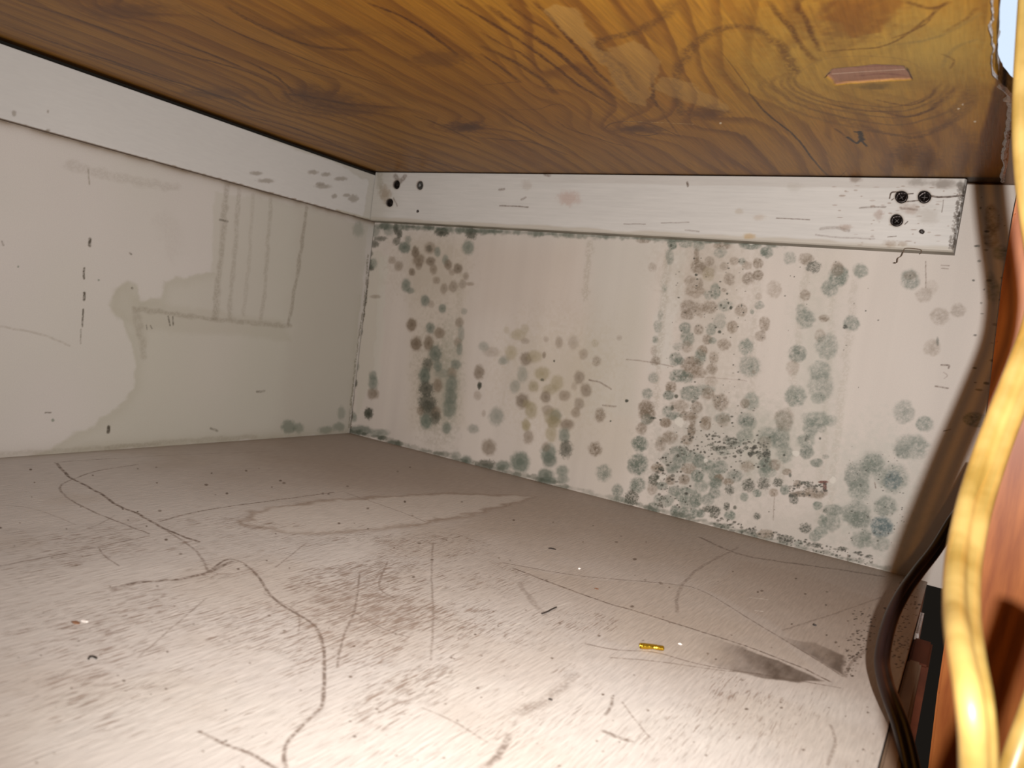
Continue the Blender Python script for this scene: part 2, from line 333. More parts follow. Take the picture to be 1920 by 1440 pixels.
TILES.append((1180, 780, .135417, """b 500 90 80 70 .48;b 880 60 50 80 .48;b 860 200 60 90 .58;b 1060 110 80 90 .52;b 1300 60 100 100 .32;g 1640 110 120 100 .35
b 170 180 80 90 .3;b 560 300 110 90 .48;b 800 330 80 70 .48;b 430 390 80 110 .35;g 1600 270 120 90 .42;g 1450 370 130 60 .45;k 1210 450 60 40 .55
k 1130 400 50 15 .6;k 1340 440 120 25 .45;k 1430 310 40 20 .5;k 1600 380 40 25 .6;k 1690 520 50 25 .75;k 1780 500 40 20 .75;k 1530 490 50 35 .5
k 1890 520 50 50 .7;k 1350 320 60 35 .4;k 1440 370 60 30 .5;k 1620 440 30 30 .5;g 1290 500 100 50 .35;g 680 490 120 80 .48;g 690 620 100 100 .48
g 830 560 130 90 .42;g 520 590 80 90 .25;g 960 620 90 100 .52;b 390 720 90 70 .52;k 440 735 40 30 .75;g 600 730 100 70 .48;k 340 880 80 90 .5
k 390 850 40 30 .5;b 570 890 70 70 .52;g 450 970 80 60 .48;b 820 730 100 80 .48;g 940 830 90 90 .6;b 760 880 80 80 .48;g 990 970 100 90 .35
g 1090 700 100 100 .52;g 1250 710 110 100 .52;g 1180 830 90 80 .48;b 1240 860 70 60 .58;g 1190 930 100 80 .65;g 1460 830 120 90 .42;b 1370 910 80 50 .55
k 1390 1020 70 70 .45;g 1180 1060 80 80 .42;b 1630 700 100 80 .42;k 1650 960 90 95 .48;k 1860 940 90 90 .48;g 1590 1120 65 65 .48;g 1770 1070 65 55 .58
b 320 1010 70 90 .3;g 620 1040 80 70 .48;g 760 1090 140 110 .55;g 920 1160 90 120 .55;g 1090 1160 90 90 .42;g 520 1170 100 90 .42;k 430 1230 40 40 .5
k 470 1140 50 25 .5;g 390 1150 60 60 .35;g 330 1270 80 80 .55;g 820 1220 140 60 .42;g 630 1320 70 90 .58;g 750 1340 80 80 .55;g 890 1350 70 80 .55
g 990 1350 60 60 .55;k 1120 1290 130 50 .5;k 1180 1330 80 90 .45;k 1350 1250 45 60 .5;k 1465 1270 28 28 .55;g 1390 1380 80 70 .6;k 1770 1390 50 50 .5
g 1890 680 80 110 .42;g 370 1320 60 40 .45"""))
TILES.append((1400, 780, .1875, """g 210 220 110 110 .4;g 340 220 100 110 .4;g 370 60 90 120 .27;g 380 370 90 100 .37;b 180 270 70 70 .25;k 230 215 12 12 .6
k 375 392 12 12 .7;k 60 370 50 15 .6;k 200 380 40 50 .6;k 130 390 40 30 .5;g 190 480 80 70 .55;b 280 490 60 60 .48;g 200 560 90 60 .48;k 310 665 50 50 .5
g 380 735 50 55 .48;b 270 765 50 45 .48;b 400 560 50 35 .55;k 435 590 15 25 .5;b 510 680 45 40 .5;k 580 665 60 15 .6;k 630 700 40 30 .5;b 540 780 110 30 .6
b 650 760 80 60 .48;b 720 790 60 40 .52;k 470 830 50 55 .5;r 770 660 50 15 .75;r 780 710 20 50 .75;b 790 770 25 30 .48;k 440 800 25 20 .5;g 700 30 150 80 .42
g 640 120 80 100 .42;g 750 120 50 50 .3;g 830 50 80 60 .3;g 590 250 90 70 .48;g 600 360 75 70 .52;k 600 225 30 30 .4;k 735 225 12 14 .6;g 700 470 70 45 .48
g 790 405 40 25 .3;g 710 895 50 45 .6;k 785 945 25 25 .5;g 870 940 110 60 .48;g 760 1050 50 70 .52;g 850 1060 90 100 .4;k 590 1120 65 50 .5;g 740 1160 70 60 .48
g 680 1200 60 60 .42;g 1100 980 140 130 .42;g 1140 1040 100 90 .5;g 1040 1000 100 70 .35;g 1390 900 120 105 .5;d 1350 1110 115 105 .68;g 1150 1240 110 90 .45
g 1190 1190 60 60 .35;g 1340 1280 90 80 .35;k 1310 1250 12 12 .6;g 1260 480 110 100 .55;g 1260 470 140 130 .18;g 1100 600 130 140 .42;g 1130 740 110 110 .48
g 1470 620 150 150 .42;d 1460 640 90 100 .5;g 1340 600 80 80 .22;g 1650 310 180 130 .37;g 1560 350 90 80 .35;g 1720 280 90 80 .3;g 1780 80 90 80 .5
g 1570 -40 105 120 .34;k 40 1150 60 30 .4;b 190 1180 90 50 .48;k 390 1230 90 40 .5;k 690 1290 60 25 .5;k 950 1330 60 25 .6;k 1110 1365 50 12 .7
k 1220 1405 40 20 .5;g 520 1270 50 30 .35;k 620 1290 30 20 .3"""))
TILES.append((1160, 320, .36458, """b 965 455 40 30 .48;k 1003 495 38 30 .45;g 1130 540 50 55 .6;b 1125 505 35 40 .48;g 1085 605 45 45 .48;g 1245 515 40 38 .5
b 960 640 28 30 .48;g 960 760 50 50 .45;g 940 715 30 30 .3;b 1055 760 28 20 .52;g 1198 785 42 40 .5;k 1165 805 15 12 .7;b 1035 850 30 35 .3;g 1070 905 60 65 .4
g 920 940 48 45 .48;b 895 1015 35 40 .25;g 1035 1030 60 50 .38;g 1040 1110 65 80 .3;g 1025 1170 40 30 .3;g 910 1160 55 55 .52;b 850 1280 50 60 .3
g 1500 560 50 55 .48;b 1500 540 35 25 .35;k 1500 540 5 5 .8;b 1570 640 45 40 .22;b 1610 600 35 40 .14;b 1650 750 50 45 .3;b 1745 718 40 38 .27
b 1610 910 45 45 .3;k 1640 880 8 22 .4;g 880 450 35 35 .3;g 760 420 35 30 .42;b 800 610 40 45 .25;g 1790 1275 40 40 .5;k 1830 1310 25 25 .4
b 1900 340 30 60 .4;g 1890 600 25 80 .35;b 1910 250 30 80 .4;g 1930 420 30 40 .4"""))

def wall_back():
    us = axis(0.0, 0.5315, 0.00043); vs = axis(-0.002, H - 0.001, 0.00043)
    c = Canvas(us, vs, (0, 0, 0), (1, 0, 0), (0, 0, 1), (0, -1, 0), PAINT)
    U, V = c.U, c.V
    # damp-yellowed and re-wiped paint: soft patches, vertical wipe bands
    n = fbm(U * 9, V * 6, 11, 4); c.c *= (1 - 0.10 * (n - 0.5))[..., None]
    n2 = ss(.5, .75, fbm(U * 14 + 3, V * 5, 21, 3)); S = (slice(None), slice(None)); c.blend(S, 0.22 * n2, (196, 184, 158))
    v = fbm(U * 90, V * 3, 31, 3); c.c *= (1 + 0.05 * (v - 0.5))[..., None]
    def band(pts, col, al, s=.009):
        S, a, _ = c.mask(pts, soft=s, rough=.004, seed=3); c.blend(S, a * al, col)
    band([(1105, 450), (1240, 452), (1215, 600), (1190, 780), (1100, 780), (1100, 600)], (212, 208, 196), .35)
    band([(1250, 470), (1290, 470), (1255, 690), (1215, 690)], (224, 220, 210), .45, .003)
    band([(880, 450), (1090, 455), (1095, 600), (890, 590)], (206, 188, 172), .28, .02)
    band([(690, 470), (720, 470), (700, 700), (668, 790), (665, 600)], (214, 208, 190), .45, .002)
    band([(712, 480), (728, 480), (712, 720), (698, 720)], (226, 222, 208), .4, .001)
    band([(770, 450), (880, 450), (870, 800), (765, 800)], (200, 184, 156), .2)
    # faint vertical drip tracks
    for x0, x1, y0, y1, al in ((1515, 1465, 480, 900, .16), (1560, 1535, 560, 980, .14), (1605, 1555, 500, 960, .16), (1420, 1405, 470, 900, .12), (1106, 1097, 455, 560, .22), (1252, 1228, 470, 760, .22), (865, 852, 520, 760, .15)):
        c.stroke([(x0, y0), ((x0 + x1) / 2, (y0 + y1) / 2), (x1, y1)], 13, (170, 160, 140), al, .8, int(x0))
    # colonies; each is a round spot with a darker heart, a faint ring and a mealy texture
    dens = np.zeros(U.shape); acc = np.zeros(U.shape + (3,)); wsum = np.zeros(U.shape)
    speck = fbm(U * 1300, V * 1300, 77, 3); meal = fbm(U * 500, V * 500, 78, 3)
    k = 0
    for x, y, rx, ry, al, cc_ in ((1335, 600, 60, 150, .22, (170, 160, 140)), (1330, 850, 100, 90, .28, (150, 152, 138)), (1310, 500, 70, 60, .2, (176, 160, 138)), (815, 720, 32, 90, .3, (140, 134, 110)), (845, 710, 18, 90, .25, (140, 144, 124)), (1035, 700, 90, 90, .2, (186, 170, 136)), (1440, 830, 50, 60, .25, (160, 166, 146)), (1640, 930, 80, 110, .22, (170, 180, 166)), (1530, 700, 40, 150, .18, (170, 176, 156)), (800, 500, 60, 60, .2, (170, 156, 130)), (1500, 1000, 120, 40, .15, (150, 150, 136))):
        c.blot(x, y, rx, ry, cc_, al, .7, .7, x)
    for ox, oy, s, txt in TILES:
        for it in txt.replace('\n', ';').split(';'):
            kd, x, y, rx, ry, al = it.split(); k += 1
            px, py = ox + float(x) * s, oy + float(y) * s
            rx, ry, al = float(rx) * s, float(ry) * s, min(.92, float(al) * (1.25 if px < 1150 else 1.2))
            S, a, b = c.local(px, py, rx, ry)
            if a.size == 0: continue
            wob = 0.16 if kd != 'k' else 0.3
            fr = 380 if kd != 'k' else 700
            d = np.hypot(a, b) + (fbm(c.U[S] * fr, c.V[S] * fr, k, 3) - 0.5) * wob * 2.2
            soft = 0.22 if rx > 8 else 0.34
            if px < 1150: soft = max(soft, 0.36)
            disc = 1 - ss(1 - soft, 1 + soft * .8, d)
            prof = 0.66 + 0.42 * np.exp(-(d / 0.45) ** 2) + 0.14 * np.exp(-((d - 0.72) / 0.13) ** 2)
            tex = 0.86 + 0.55 * (meal[S] - .5) * 2 + 0.55 * (speck[S] - 0.5) * 2
            if kd == 'k' and px > 1150: tex = 0.55 + .7 * ss(.38, .62, speck[S]) if rx > 4 else 1.0
            if px < 1100: tex = 0.95 + 0.2 * (meal[S] - .5)
            al_ = np.clip(al * disc * prof * np.clip(tex, 0.2, 1.5) * 1.12, 0, .95)
            col = np.array(KIND[kd], float)
            col = col * (0.94 + 0.12 * ((k * 37 % 10) / 10)) * np.array([1, 1, 1]) - (6 if kd in 'gd' and k % 3 == 0 else 0)
            c.blend(S, al_, np.clip(col, 0, 255))
    # peppering of black fruiting specks in the thick zones
    rng = random.Random(5)
    for zone, n_, r_ in (([(1285, 800), (1440, 830), (1440, 880), (1270, 850)], 150, 2.0), ([(1225, 860), (1290, 850), (1310, 960), (1230, 950)], 90, 2.0),
                         ([(1480, 900), (1550, 905), (1548, 925), (1478, 935)], 80, 1.8), ([(1330, 965), (1640, 1045), (1640, 1062), (1330, 985)], 170, 1.8),
                         ([(1270, 480), (1400, 480), (1390, 760), (1240, 760)], 110, 1.2), ([(1590, 850), (1700, 850), (1700, 1020), (1590, 1020)], 120, 1.1),
                         ([(1240, 760), (1420, 760), (1420, 900), (1230, 900)], 120, 1.3), ([(1400, 460), (1660, 470), (1620, 1000), (1350, 950)], 40, 1.1),
                         ([(1835, 370), (1880, 370), (1850, 900), (1800, 900)], 60, 2.6)):
        xs = [p[0] for p in zone]; ys = [p[1] for p in zone]
        for _ in range(n_):
            a_, b_ = rng.random(), rng.random()
            x = (zone[0][0] * (1 - a_) + zone[1][0] * a_) * (1 - b_) + (zone[3][0] * (1 - a_) + zone[2][0] * a_) * b_
            y = (zone[0][1] * (1 - a_) + zone[1][1] * a_) * (1 - b_) + (zone[3][1] * (1 - a_) + zone[2][1] * a_) * b_
            r = r_ * rng.uniform(.3, 1.1)
            c.blot(x, y, r * rng.uniform(.8, 1.8), r, (64, 60, 50), rng.uniform(.3, .8), .4, .7, rng.randrange(999))
    # mould line where the panel meets floor and cleat
    for x0, x1, al in ((655, 760, .75), (760, 1060, .45), (1060, 1180, .2), (1180, 1420, .45), (1420, 1665, .35)):
        for x in range(x0, x1, 9):
            t = (x - 655) / (1667 - 655); y = 811 + (1072 - 811) * t - 3
            c.blot(x + rng.uniform(-4, 4), y + rng.uniform(-3, 2), rng.uniform(5, 11), rng.uniform(2, 6), (84, 88, 74), al * rng.uniform(.3, 1), .5, .5, x)
    for x in range(712, 1480, 8):
        y = 424 + (473 - 424) * (x - 712) / (1790 - 712)
        c.blot(x, y, rng.uniform(4, 10), rng.uniform(2.5, 7), (88, 96, 82), rng.uniform(.2, .65) * (1 if x < 950 or x > 1240 else .7), .5, .5, x)
    # the dark broken seam up the corner
    c.stroke([(693, 470), (688, 540), (682, 590), (672, 650), (664, 720), (658, 800)], 5, (92, 84, 66), .6, .9, 3, .9)
    # scratches, cracks, tiny marks
    for pts, wd, al in (([(1175, 674), (1225, 680), (1262, 688)], 2.5, .25), ([(1105, 712), (1125, 718), (1145, 729)], 3, .4), ([(1130, 760), (1155, 762)], 3, .3),
                        ([(1265, 706), (1330, 708), (1400, 714)], 2, .15), ([(1736, 490), (1736, 540)], 2, .4), ([(1765, 684), (1778, 685), (1778, 690)], 3, .6),
                        ([(1754, 724), (1778, 728)], 3, .5), ([(1770, 698), (1776, 704), (1770, 710)], 2, .25), ([(1450, 975), (1452, 925)], 2, .25), ([(1590, 1040), (1590, 1058)], 2, .5),
                        ([(1770, 808), (1780, 805)], 2, .6), ([(1640, 905), (1642, 915)], 2, .5), ([(1765, 497), (1780, 498)], 2, .4), ([(1766, 503), (1778, 504)], 2, .4)):
        c.stroke(pts, wd, (104, 84, 70), al, .3, int(pts[0][0]))
    c.dx = .0085 * ss(.012, .09, V) * np.clip((U - .515) / .0165, 0, 1) ** 2
    # chipped paint: small clean white flakes
    for x, y, r in ((1240, 896, 4), (1246, 893, 3), (1323, 864, 4), (1235, 902, 3), (1562, 900, 6), (1410, 452, 7), (1275, 790, 9), (1492, 850, 6)):
        c.blot(x, y, r, r, (232, 224, 212), .9, .2, .6, x)
    return c

# ------------------------------------------------------------------ left wall
def wall_left():
    us = axis(-0.45, 0.0, 0.0005); vs = axis(-0.02, H - 0.0036, 0.0005)
    c = Canvas(us, vs, (0, 0, 0), (0, 1, 0), (0, 0, 1), (1, 0, 0), (218, 210, 203))
    U, V = c.U, c.V
    n = fbm(U * 9, V * 9, 41, 4); c.c *= (1 - 0.06 * (n - 0.5))[..., None]
    A = (slice(None), slice(None)); c.blend(A, .25 * ss(.45, .7, fbm(U * 6 + 9, V * 6, 45, 3)), (204, 204, 186))
    S, a, d = c.mask([(205, 572), (216, 543), (235, 528), (255, 538), (262, 562), (300, 560), (306, 528), (396, 510), (402, 360), (560, 385), (690, 425), (672, 620), (655, 812), (400, 830), (60, 856), (100, 838), (170, 798), (225, 765), (252, 725), (255, 690), (246, 645), (228, 605), (212, 592)], .0016, .003, 5)
    a = a * (.45 + .55 * ss(H * .99, H * .52, V[S])); c.blend(S, a * .36, (188, 184, 164)); 
    ed = np.exp(-(np.clip(d, 0, 1) / .006) ** 2) * a
    c.blend(S, ed * .14 * (V[S] < .14), (160, 154, 128))
    S, a, d = c.mask([(212, 545), (240, 530), (262, 565), (530, 600), (545, 640), (400, 625), (275, 620), (270, 670), (258, 640), (235, 600), (208, 580)], .003, .003, 6)
    c.blend(S, a * .16, (168, 160, 136))
    S, a, d = c.mask([(560, 385), (690, 425), (660, 810), (520, 815), (545, 600)], .012, .006, 7); c.blend(S, a * .25, (190, 180, 166))
    for pts, wd, al in (([(425, 345), (414, 480), (402, 595)], 12, .2), ([(448, 355), (438, 500), (430, 592)], 9, .15), ([(474, 365), (466, 500), (456, 590)], 8, .10), ([(508, 375), (500, 500), (490, 595)], 9, .15), ([(575, 390), (560, 500), (541, 608)], 8, .28),
                        ([(250, 578), (400, 598), (545, 612)], 8, .2), ([(255, 590), (265, 640), (270, 665)], 14, .14), ([(130, 310), (250, 340), (330, 350)], 16, .10),
                        ([(0, 612), (70, 625), (130, 648)], 4, .15), ([(165, 318), (167, 345)], 3, .3), ([(310, 420), (320, 435), (330, 470)], 40, .04), ([(200, 840), (330, 828), (480, 818)], 8, .15), ([(0, 850), (150, 842), (300, 832)], 7, .12)):
        c.stroke(pts, wd, (120, 108, 90), al, .4, int(pts[0][0]))
    for pts, wd, al in (([(168, 448), (168, 461)], 5, .75), ([(158, 502), (158, 522)], 3.5, .7), ([(158, 550), (158, 562)], 4, .75), ([(156, 580), (154, 612)], 3, .6), ([(152, 618), (151, 645)], 2.5, .3),
                        ([(316, 593), (319, 610)], 3, .5), ([(324, 594), (325, 609)], 3, .5), ([(275, 610), (276, 618)], 2, .4), ([(282, 610), (285, 616)], 2, .4),
                        ([(205, 801), (203, 811)], 5, .8), ([(482, 734), (496, 733)], 4, .35), ([(85, 774), (95, 774)], 3, .4), ([(395, 804), (408, 809)], 4, .35), ([(412, 412), (426, 416)], 4, .4), ([(3, 453), (6, 460)], 3, .5), ([(243, 474), (246, 477)], 3, .5), ([(247, 540), (248, 541)], 4, .6)):
        c.stroke(pts, wd, (92, 84, 72), al, .4, int(pts[0][0]) + 1, 1.2)
    for x, y, rx, ry, al in ((541, 800, 13, 12, .5), (560, 803, 10, 9, .4), (612, 806, 14, 7, .4), (640, 775, 7, 12, .3), (636, 800, 10, 8, .4), (672, 430, 10, 14, .25), (34, 500, 2, 2, .5), (185, 525, 2, 2, .5), (99, 788, 3, 3, .5)):
        c.blot(x, y, rx, ry, (92, 104, 88), al, .4, .3, x)
    c.stroke([(690, 480), (684, 560), (672, 640), (662, 720), (655, 800)], 5, (100, 92, 72), .35, .9, 4)
    # browner along the foot, with a brown band just under the cleat
    al = np.exp(-np.clip(V, 0, 1) / .004) * .3; c.blend(A, al * (.5 + fbm(U * 60, V * 60, 47, 3)), (150, 138, 116))
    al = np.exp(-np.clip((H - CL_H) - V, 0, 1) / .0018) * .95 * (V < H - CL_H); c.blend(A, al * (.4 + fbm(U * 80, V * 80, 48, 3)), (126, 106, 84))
    return c

# ------------------------------------------------------------------ ceiling plywood
def ceiling():
    us = axis(0.0, 0.5235, 0.0005); vs = axis(-0.56, 0.0, 0.00055)
    c = Canvas(us, vs, (0, 0, H), (1, 0, 0), (0, 1, 0), (0, 0, -1), (188, 130, 36)); c.k = 0.48
    U, V = c.U, c.V; A = (slice(None), slice(None))
    phi = U / 0.019 + 1.9 * (fbm(U * 9, V * 3.2, 61, 3) - .5) * 2 + 0.25 * (fbm(U * 40, V * 9, 62, 3) - .5)
    kn = [(1625, 142, 150, 52, 2.4), (1190, 240, 120, 22, 1.8), (872, 238, 70, 12, 1.5), (1375, 130, 95, 85, 1.4), (600, 190, 120, 22, 1.8), (240, 15, 90, 22, 1.6), (1330, 215, 60, 26, 1.2), (1010, 130, 50, 60, 1.3), (1640, 20, 130, 30, 1.6)]
    for x, y, rx, ry, am in kn:
        cc = c.uv(x, y); ju = (c.uv(x + rx, y) - c.uv(x - rx, y)) / 2; jv = (c.uv(x, y + ry) - c.uv(x, y - ry)) / 2
        J = np.linalg.inv(np.array([ju, jv]).T); a = J[0, 0] * (U - cc[0]) + J[0, 1] * (V - cc[1]); b = J[1, 0] * (U - cc[0]) + J[1, 1] * (V - cc[1])
        r2 = a * a + b * b; phi = phi + am * np.exp(-r2 * .9)
    t = phi - np.floor(phi); bi = np.floor(phi)
    per = noise2(bi * 3.7, bi * 0 + 1.5, 63)
    fr = (fbm(U * 700, V * 60, 64, 3) - .5) * .35
    dark = ss(.42, .86, t + fr * .5) * (1 - ss(.88, .97, t + fr * .4))
    patch = fbm(U * 22, V * 9, 65, 3)
    calm = 1 - .6 * np.exp(-(((U - .475) / .05) ** 2 + ((V + .11) / .06) ** 2)); c.blend(A, calm * dark * (.3 + .4 * per) * (.3 + .9 * patch), (96, 48, 4))
    c.blend(A, .35 * ss(.5, .75, fbm(U * 12 + 5, V * 4, 66, 3)), (138, 80, 12))
    c.blend(A, .30 * ss(.52, .8, fbm(U * 30 + 2, V * 7, 67, 3)), (204, 148, 70))
    c.blend(A, .35 * ss(.58, .72, fbm(U * 120, V * 14, 68, 3)), (128, 74, 16))
    c.c *= (1 - .16 * (fbm(U * 900, V * 45, 69, 2) - .5))[..., None]
    # pale, greenish sapwood about the big knot
    for x, y, rx, ry, al in ((1640, 130, 230, 90, .45), (1780, 90, 120, 60, .45), (1450, 160, 90, 90, .15)):
        c.blot(x, y, rx, ry, (206, 176, 92), al, .8, .4, x)
    def st(pts, w, al, col=(82, 42, 6), r=.35, tp=True): c.stroke(pts, w, col, al, r, int(pts[0][0]), 1, .7, tp)
    # heavy latewood sweeps seen on this sheet
    st([(1275, 215), (1268, 160), (1285, 105), (1330, 62), (1395, 50), (1445, 70), (1478, 110), (1490, 135)], 22, .42, (96, 58, 22), .6, False)
    st([(1265, 0), (1240, 35), (1190, 60), (1130, 75), (1118, 85), (1150, 130), (1185, 185), (1200, 210)], 20, .5, (96, 58, 22), .6)
    def X_(p): return [(900 + x * .20833, y * .20833) for x, y in p]
    for P, w_, al in (([(480, 0), (700, 230), (850, 400), (1050, 640), (1200, 780)], 9, .75), ([(0, 150), (300, 330), (640, 570), (850, 740), (1050, 860), (1220, 965)], 8, .7), ([(60, 40), (300, 220), (500, 340), (760, 520), (900, 650), (1100, 800), (1220, 900)], 12, .7),
                     ([(0, 410), (300, 550), (560, 720), (690, 860)], 11, .6), ([(0, 480), (180, 600), (370, 745)], 7, .6), ([(1080, 430), (1280, 600), (1330, 680), (1430, 820)], 10, .6), ([(230, 20), (400, 150), (560, 240), (720, 350)], 9, .5), ([(0, 280), (200, 400), (400, 500), (560, 660)], 7, .5),
                     ([(1120, 1160), (1200, 1105), (1400, 1095), (1600, 1140), (1800, 1230)], 3, .8), ([(1360, 1195), (1480, 1222), (1610, 1200)], 4, .8), ([(680, 1080), (800, 1160), (1000, 1225), (1200, 1290), (1400, 1330)], 5, .5), ([(170, 980), (350, 1090), (550, 1220), (700, 1290), (900, 1400)], 6, .5), ([(0, 1240), (250, 1260), (500, 1290), (800, 1400)], 7, .5),
                     ([(0, 770), (200, 750), (370, 735)], 3, .5), ([(170, 975), (500, 985), (660, 940), (800, 960)], 3, .4), ([(1550, 640), (1555, 800), (1570, 920), (1660, 1020)], 7, .6), ([(1640, 1010), (1800, 1230)], 4, .4)):
        st(X_(P), w_, al)
    def S1(p): return [(x * .5, y * .5) for x, y in p]      # long streaks of the left half
    for P, w_, al in (([(0, 85), (200, 160), (420, 230), (600, 290), (760, 340), (940, 420)], 10, .5), ([(200, 40), (420, 120), (640, 190), (900, 260), (1060, 330)], 9, .45), ([(720, 340), (860, 370), (960, 420)], 12, .5), ([(640, 150), (780, 200), (900, 250)], 9, .5), ([(840, 20), (960, 90), (1160, 170), (1360, 190)], 12, .45), ([(920, 225), (1040, 290), (1100, 350)], 7, .5),
                     ([(680, 10), (860, 110), (1060, 190), (1280, 270), (1480, 330)], 6, .45), ([(1380, 10), (1560, 90), (1720, 210)], 9, .6), ([(1700, 0), (1800, 60), (1920, 130)], 8, .5), ([(300, 200), (520, 270), (700, 330)], 7, .4), ([(1080, 250), (1180, 275), (1270, 300)], 2.5, .85), ([(1060, 350), (1200, 370), (1340, 400)], 14, .5), ([(900, 430), (1100, 480), (1300, 560)], 8, .4), ([(1400, 560), (1600, 600), (1800, 650)], 8, .4), ([(1540, 430), (1680, 480), (1800, 540)], 7, .35), ([(60, 0), (250, 60), (430, 120)], 8, .4)):
        st(S1(P), w_, min(.9, al * 1.25), (84, 44, 8))
    st([(1490, 0), (1515, 45), (1535, 98)], 10, .55); st([(1440, 0), (1475, 40), (1500, 80), (1530, 115)], 12, .5)
    st([(1690, 0), (1755, 15), (1800, 0)], 10, .4); st([(1540, 98), (1600, 92), (1660, 86), (1710, 60), (1755, 28), (1790, 0)], 6, .45)
    st([(1660, 85), (1740, 75), (1800, 55), (1870, 20)], 10, .35, (140, 116, 70)); st([(1770, 130), (1800, 90), (1860, 70)], 10, .35, (140, 116, 70))
    for k, (dx, dy, al) in enumerate(((0, 0, .5), (12, 10, .55), (24, 20, .5), (40, 34, .6), (60, 52, .4))):
        st([(1500 - dx, 130 + dy * .3), (1490 - dx, 155 + dy * .3), (1530 - dx * .5, 180 + dy * .6), (1600, 195 + dy * .85), (1680 + dx * .3, 200 + dy), (1740 + dx, 180 + dy * .8), (1775 + dx, 150 + dy * .5)], 6 + k, al, (130, 88, 38), .3)
    st([(1500, 135), (1540, 112), (1620, 105), (1700, 112), (1740, 135)], 4, .4, (150, 110, 60))
    st([(1350, 95), (1400, 160), (1405, 178)], 2.5, .45, (80, 44, 16), .2); st([(1405, 175), (1440, 215), (1490, 255), (1525, 300), (1555, 332)], 4, .85, (50, 24, 8), .25)
    st([(1570, 335), (1590, 318)], 2, .4, (80, 44, 16))
    [st(q_, w_, .95, (34, 16, 8), .3, False) for q_, w_ in (([(1590, 257), (1606, 269)], 5), ([(1606, 269), (1616, 262)], 5), ([(1616, 262), (1611, 247)], 8), ([(1616, 264), (1626, 274)], 4), ([(1603, 247), (1614, 250)], 5))]; st([(1565, 240), (1585, 255)], 5, .5)
    for x, y, rx, ry, al in ((872, 238, 34, 8, .75), (878, 239, 18, 4, .7), (600, 185, 60, 14, .45), (640, 205, 70, 12, .45), (570, 172, 30, 14, .4), (1195, 243, 45, 7, .55), (1190, 241, 20, 4, .6), (1325, 212, 32, 11, .6), (240, 20, 70, 14, .4), (690, 145, 0.1, 0.1, 0), (1700, 290, 26, 20, .5), (1740, 300, 20, 18, .35), (1820, 290, 26, 30, .3), (1480, 330, 60, 5, .3), (1180, 120, 0.1, .1, 0), (820, 110, 50, 14, .4), (400, 175, 60, 9, .35), (600, 60, 80, 10, .3), (1590, 40, 60, 40, .35)):
        if al: c.blot(x, y, rx, ry, (96, 54, 22), al, .6, .6, x)
    for P, w_, al in (([(1625, 200), (1690, 218), (1729, 213), (1768, 187), (1795, 160)], 8, .6), ([(1640, 186), (1700, 198), (1740, 185), (1757, 163)], 6, .6), ([(1560, 215), (1612, 235), (1660, 250), (1720, 257), (1770, 235), (1810, 195), (1825, 160)], 15, .42), ([(1560, 196), (1620, 208), (1690, 208)], 5, .5), ([(1675, 72), (1715, 58), (1750, 38), (1764, 10)], 6, .5), ([(1780, 60), (1820, 40), (1865, 10)], 9, .3), ([(1770, 100), (1800, 112), (1790, 130)], 5, .4)):
        st(P, w_, al, (104, 62, 18), .5)
    S, a, _ = c.mask([(1560, 0), (1550, 40), (1590, 75), (1650, 62), (1700, 20), (1705, 0)], .002, .006, 14); c.blend(S, a * .45, (140, 78, 14))
    # rubbed, dusty tan smudges
    for pts in ([(1228, 165), (1245, 142), (1280, 148), (1372, 200), (1360, 212), (1300, 195), (1250, 180)], [(1020, 20), (1045, 10), (1085, 18), (1105, 60), (1130, 95), (1185, 75), (1240, 110), (1215, 200), (1180, 190), (1140, 130), (1095, 90)]):
        S, a, _ = c.mask(pts, .001, .004, 8); c.blend(S, a * .42, (214, 172, 112))
    # the knot's torn boat patch: bare pinkish wood
    S, a, _ = c.mask([(1548, 143), (1560, 130), (1640, 122), (1700, 124), (1714, 150), (1640, 152), (1570, 160), (1560, 150)], .0006, .0012, 9); c.blend(S, a * .9, (176, 128, 110)); c.h[S] -= a * .0008
    st([(1560, 142), (1620, 138), (1705, 133)], 3, .9, (232, 200, 176), .1, False); st([(1600, 146), (1660, 142), (1700, 145)], 7, .5, (134, 76, 66), .4)
    st([(1600, 130), (1650, 127), (1690, 128)], 6, .5, (134, 80, 72), .4); st([(1566, 156), (1620, 155), (1700, 148)], 4, .7, (212, 158, 96), .2); st([(1703, 126), (1714, 151)], 3, .9, (40, 20, 12), .2)
    st([(1545, 146), (1558, 138)], 3, .8, (50, 26, 14), .2); c.blot(1642, 162, 30, 6, (112, 84, 40), .6, .6, .4)
    st([(1170, 228), (1240, 230), (1300, 233)], 3, .5, (240, 214, 170), .8, False)
    for x, y in ((1797, 204), (1351, 231), (1828, 228), (1805, 196)): c.blot(x, y, 2.2, 1.8, (255, 236, 210), .95, .2, .1)
    c.dx = -0.0068 * ss(-.160, -.205, V) * (U / .5235) ** 30 + .0006 * (fbm(V * 90, V * 0, 71, 3) - .5) * (U / .5235) ** 60
    # dark seam against the cleats
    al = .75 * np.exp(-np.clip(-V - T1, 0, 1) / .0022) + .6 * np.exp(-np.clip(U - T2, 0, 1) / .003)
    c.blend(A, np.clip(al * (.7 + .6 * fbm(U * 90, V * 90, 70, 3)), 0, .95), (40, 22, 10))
    return c

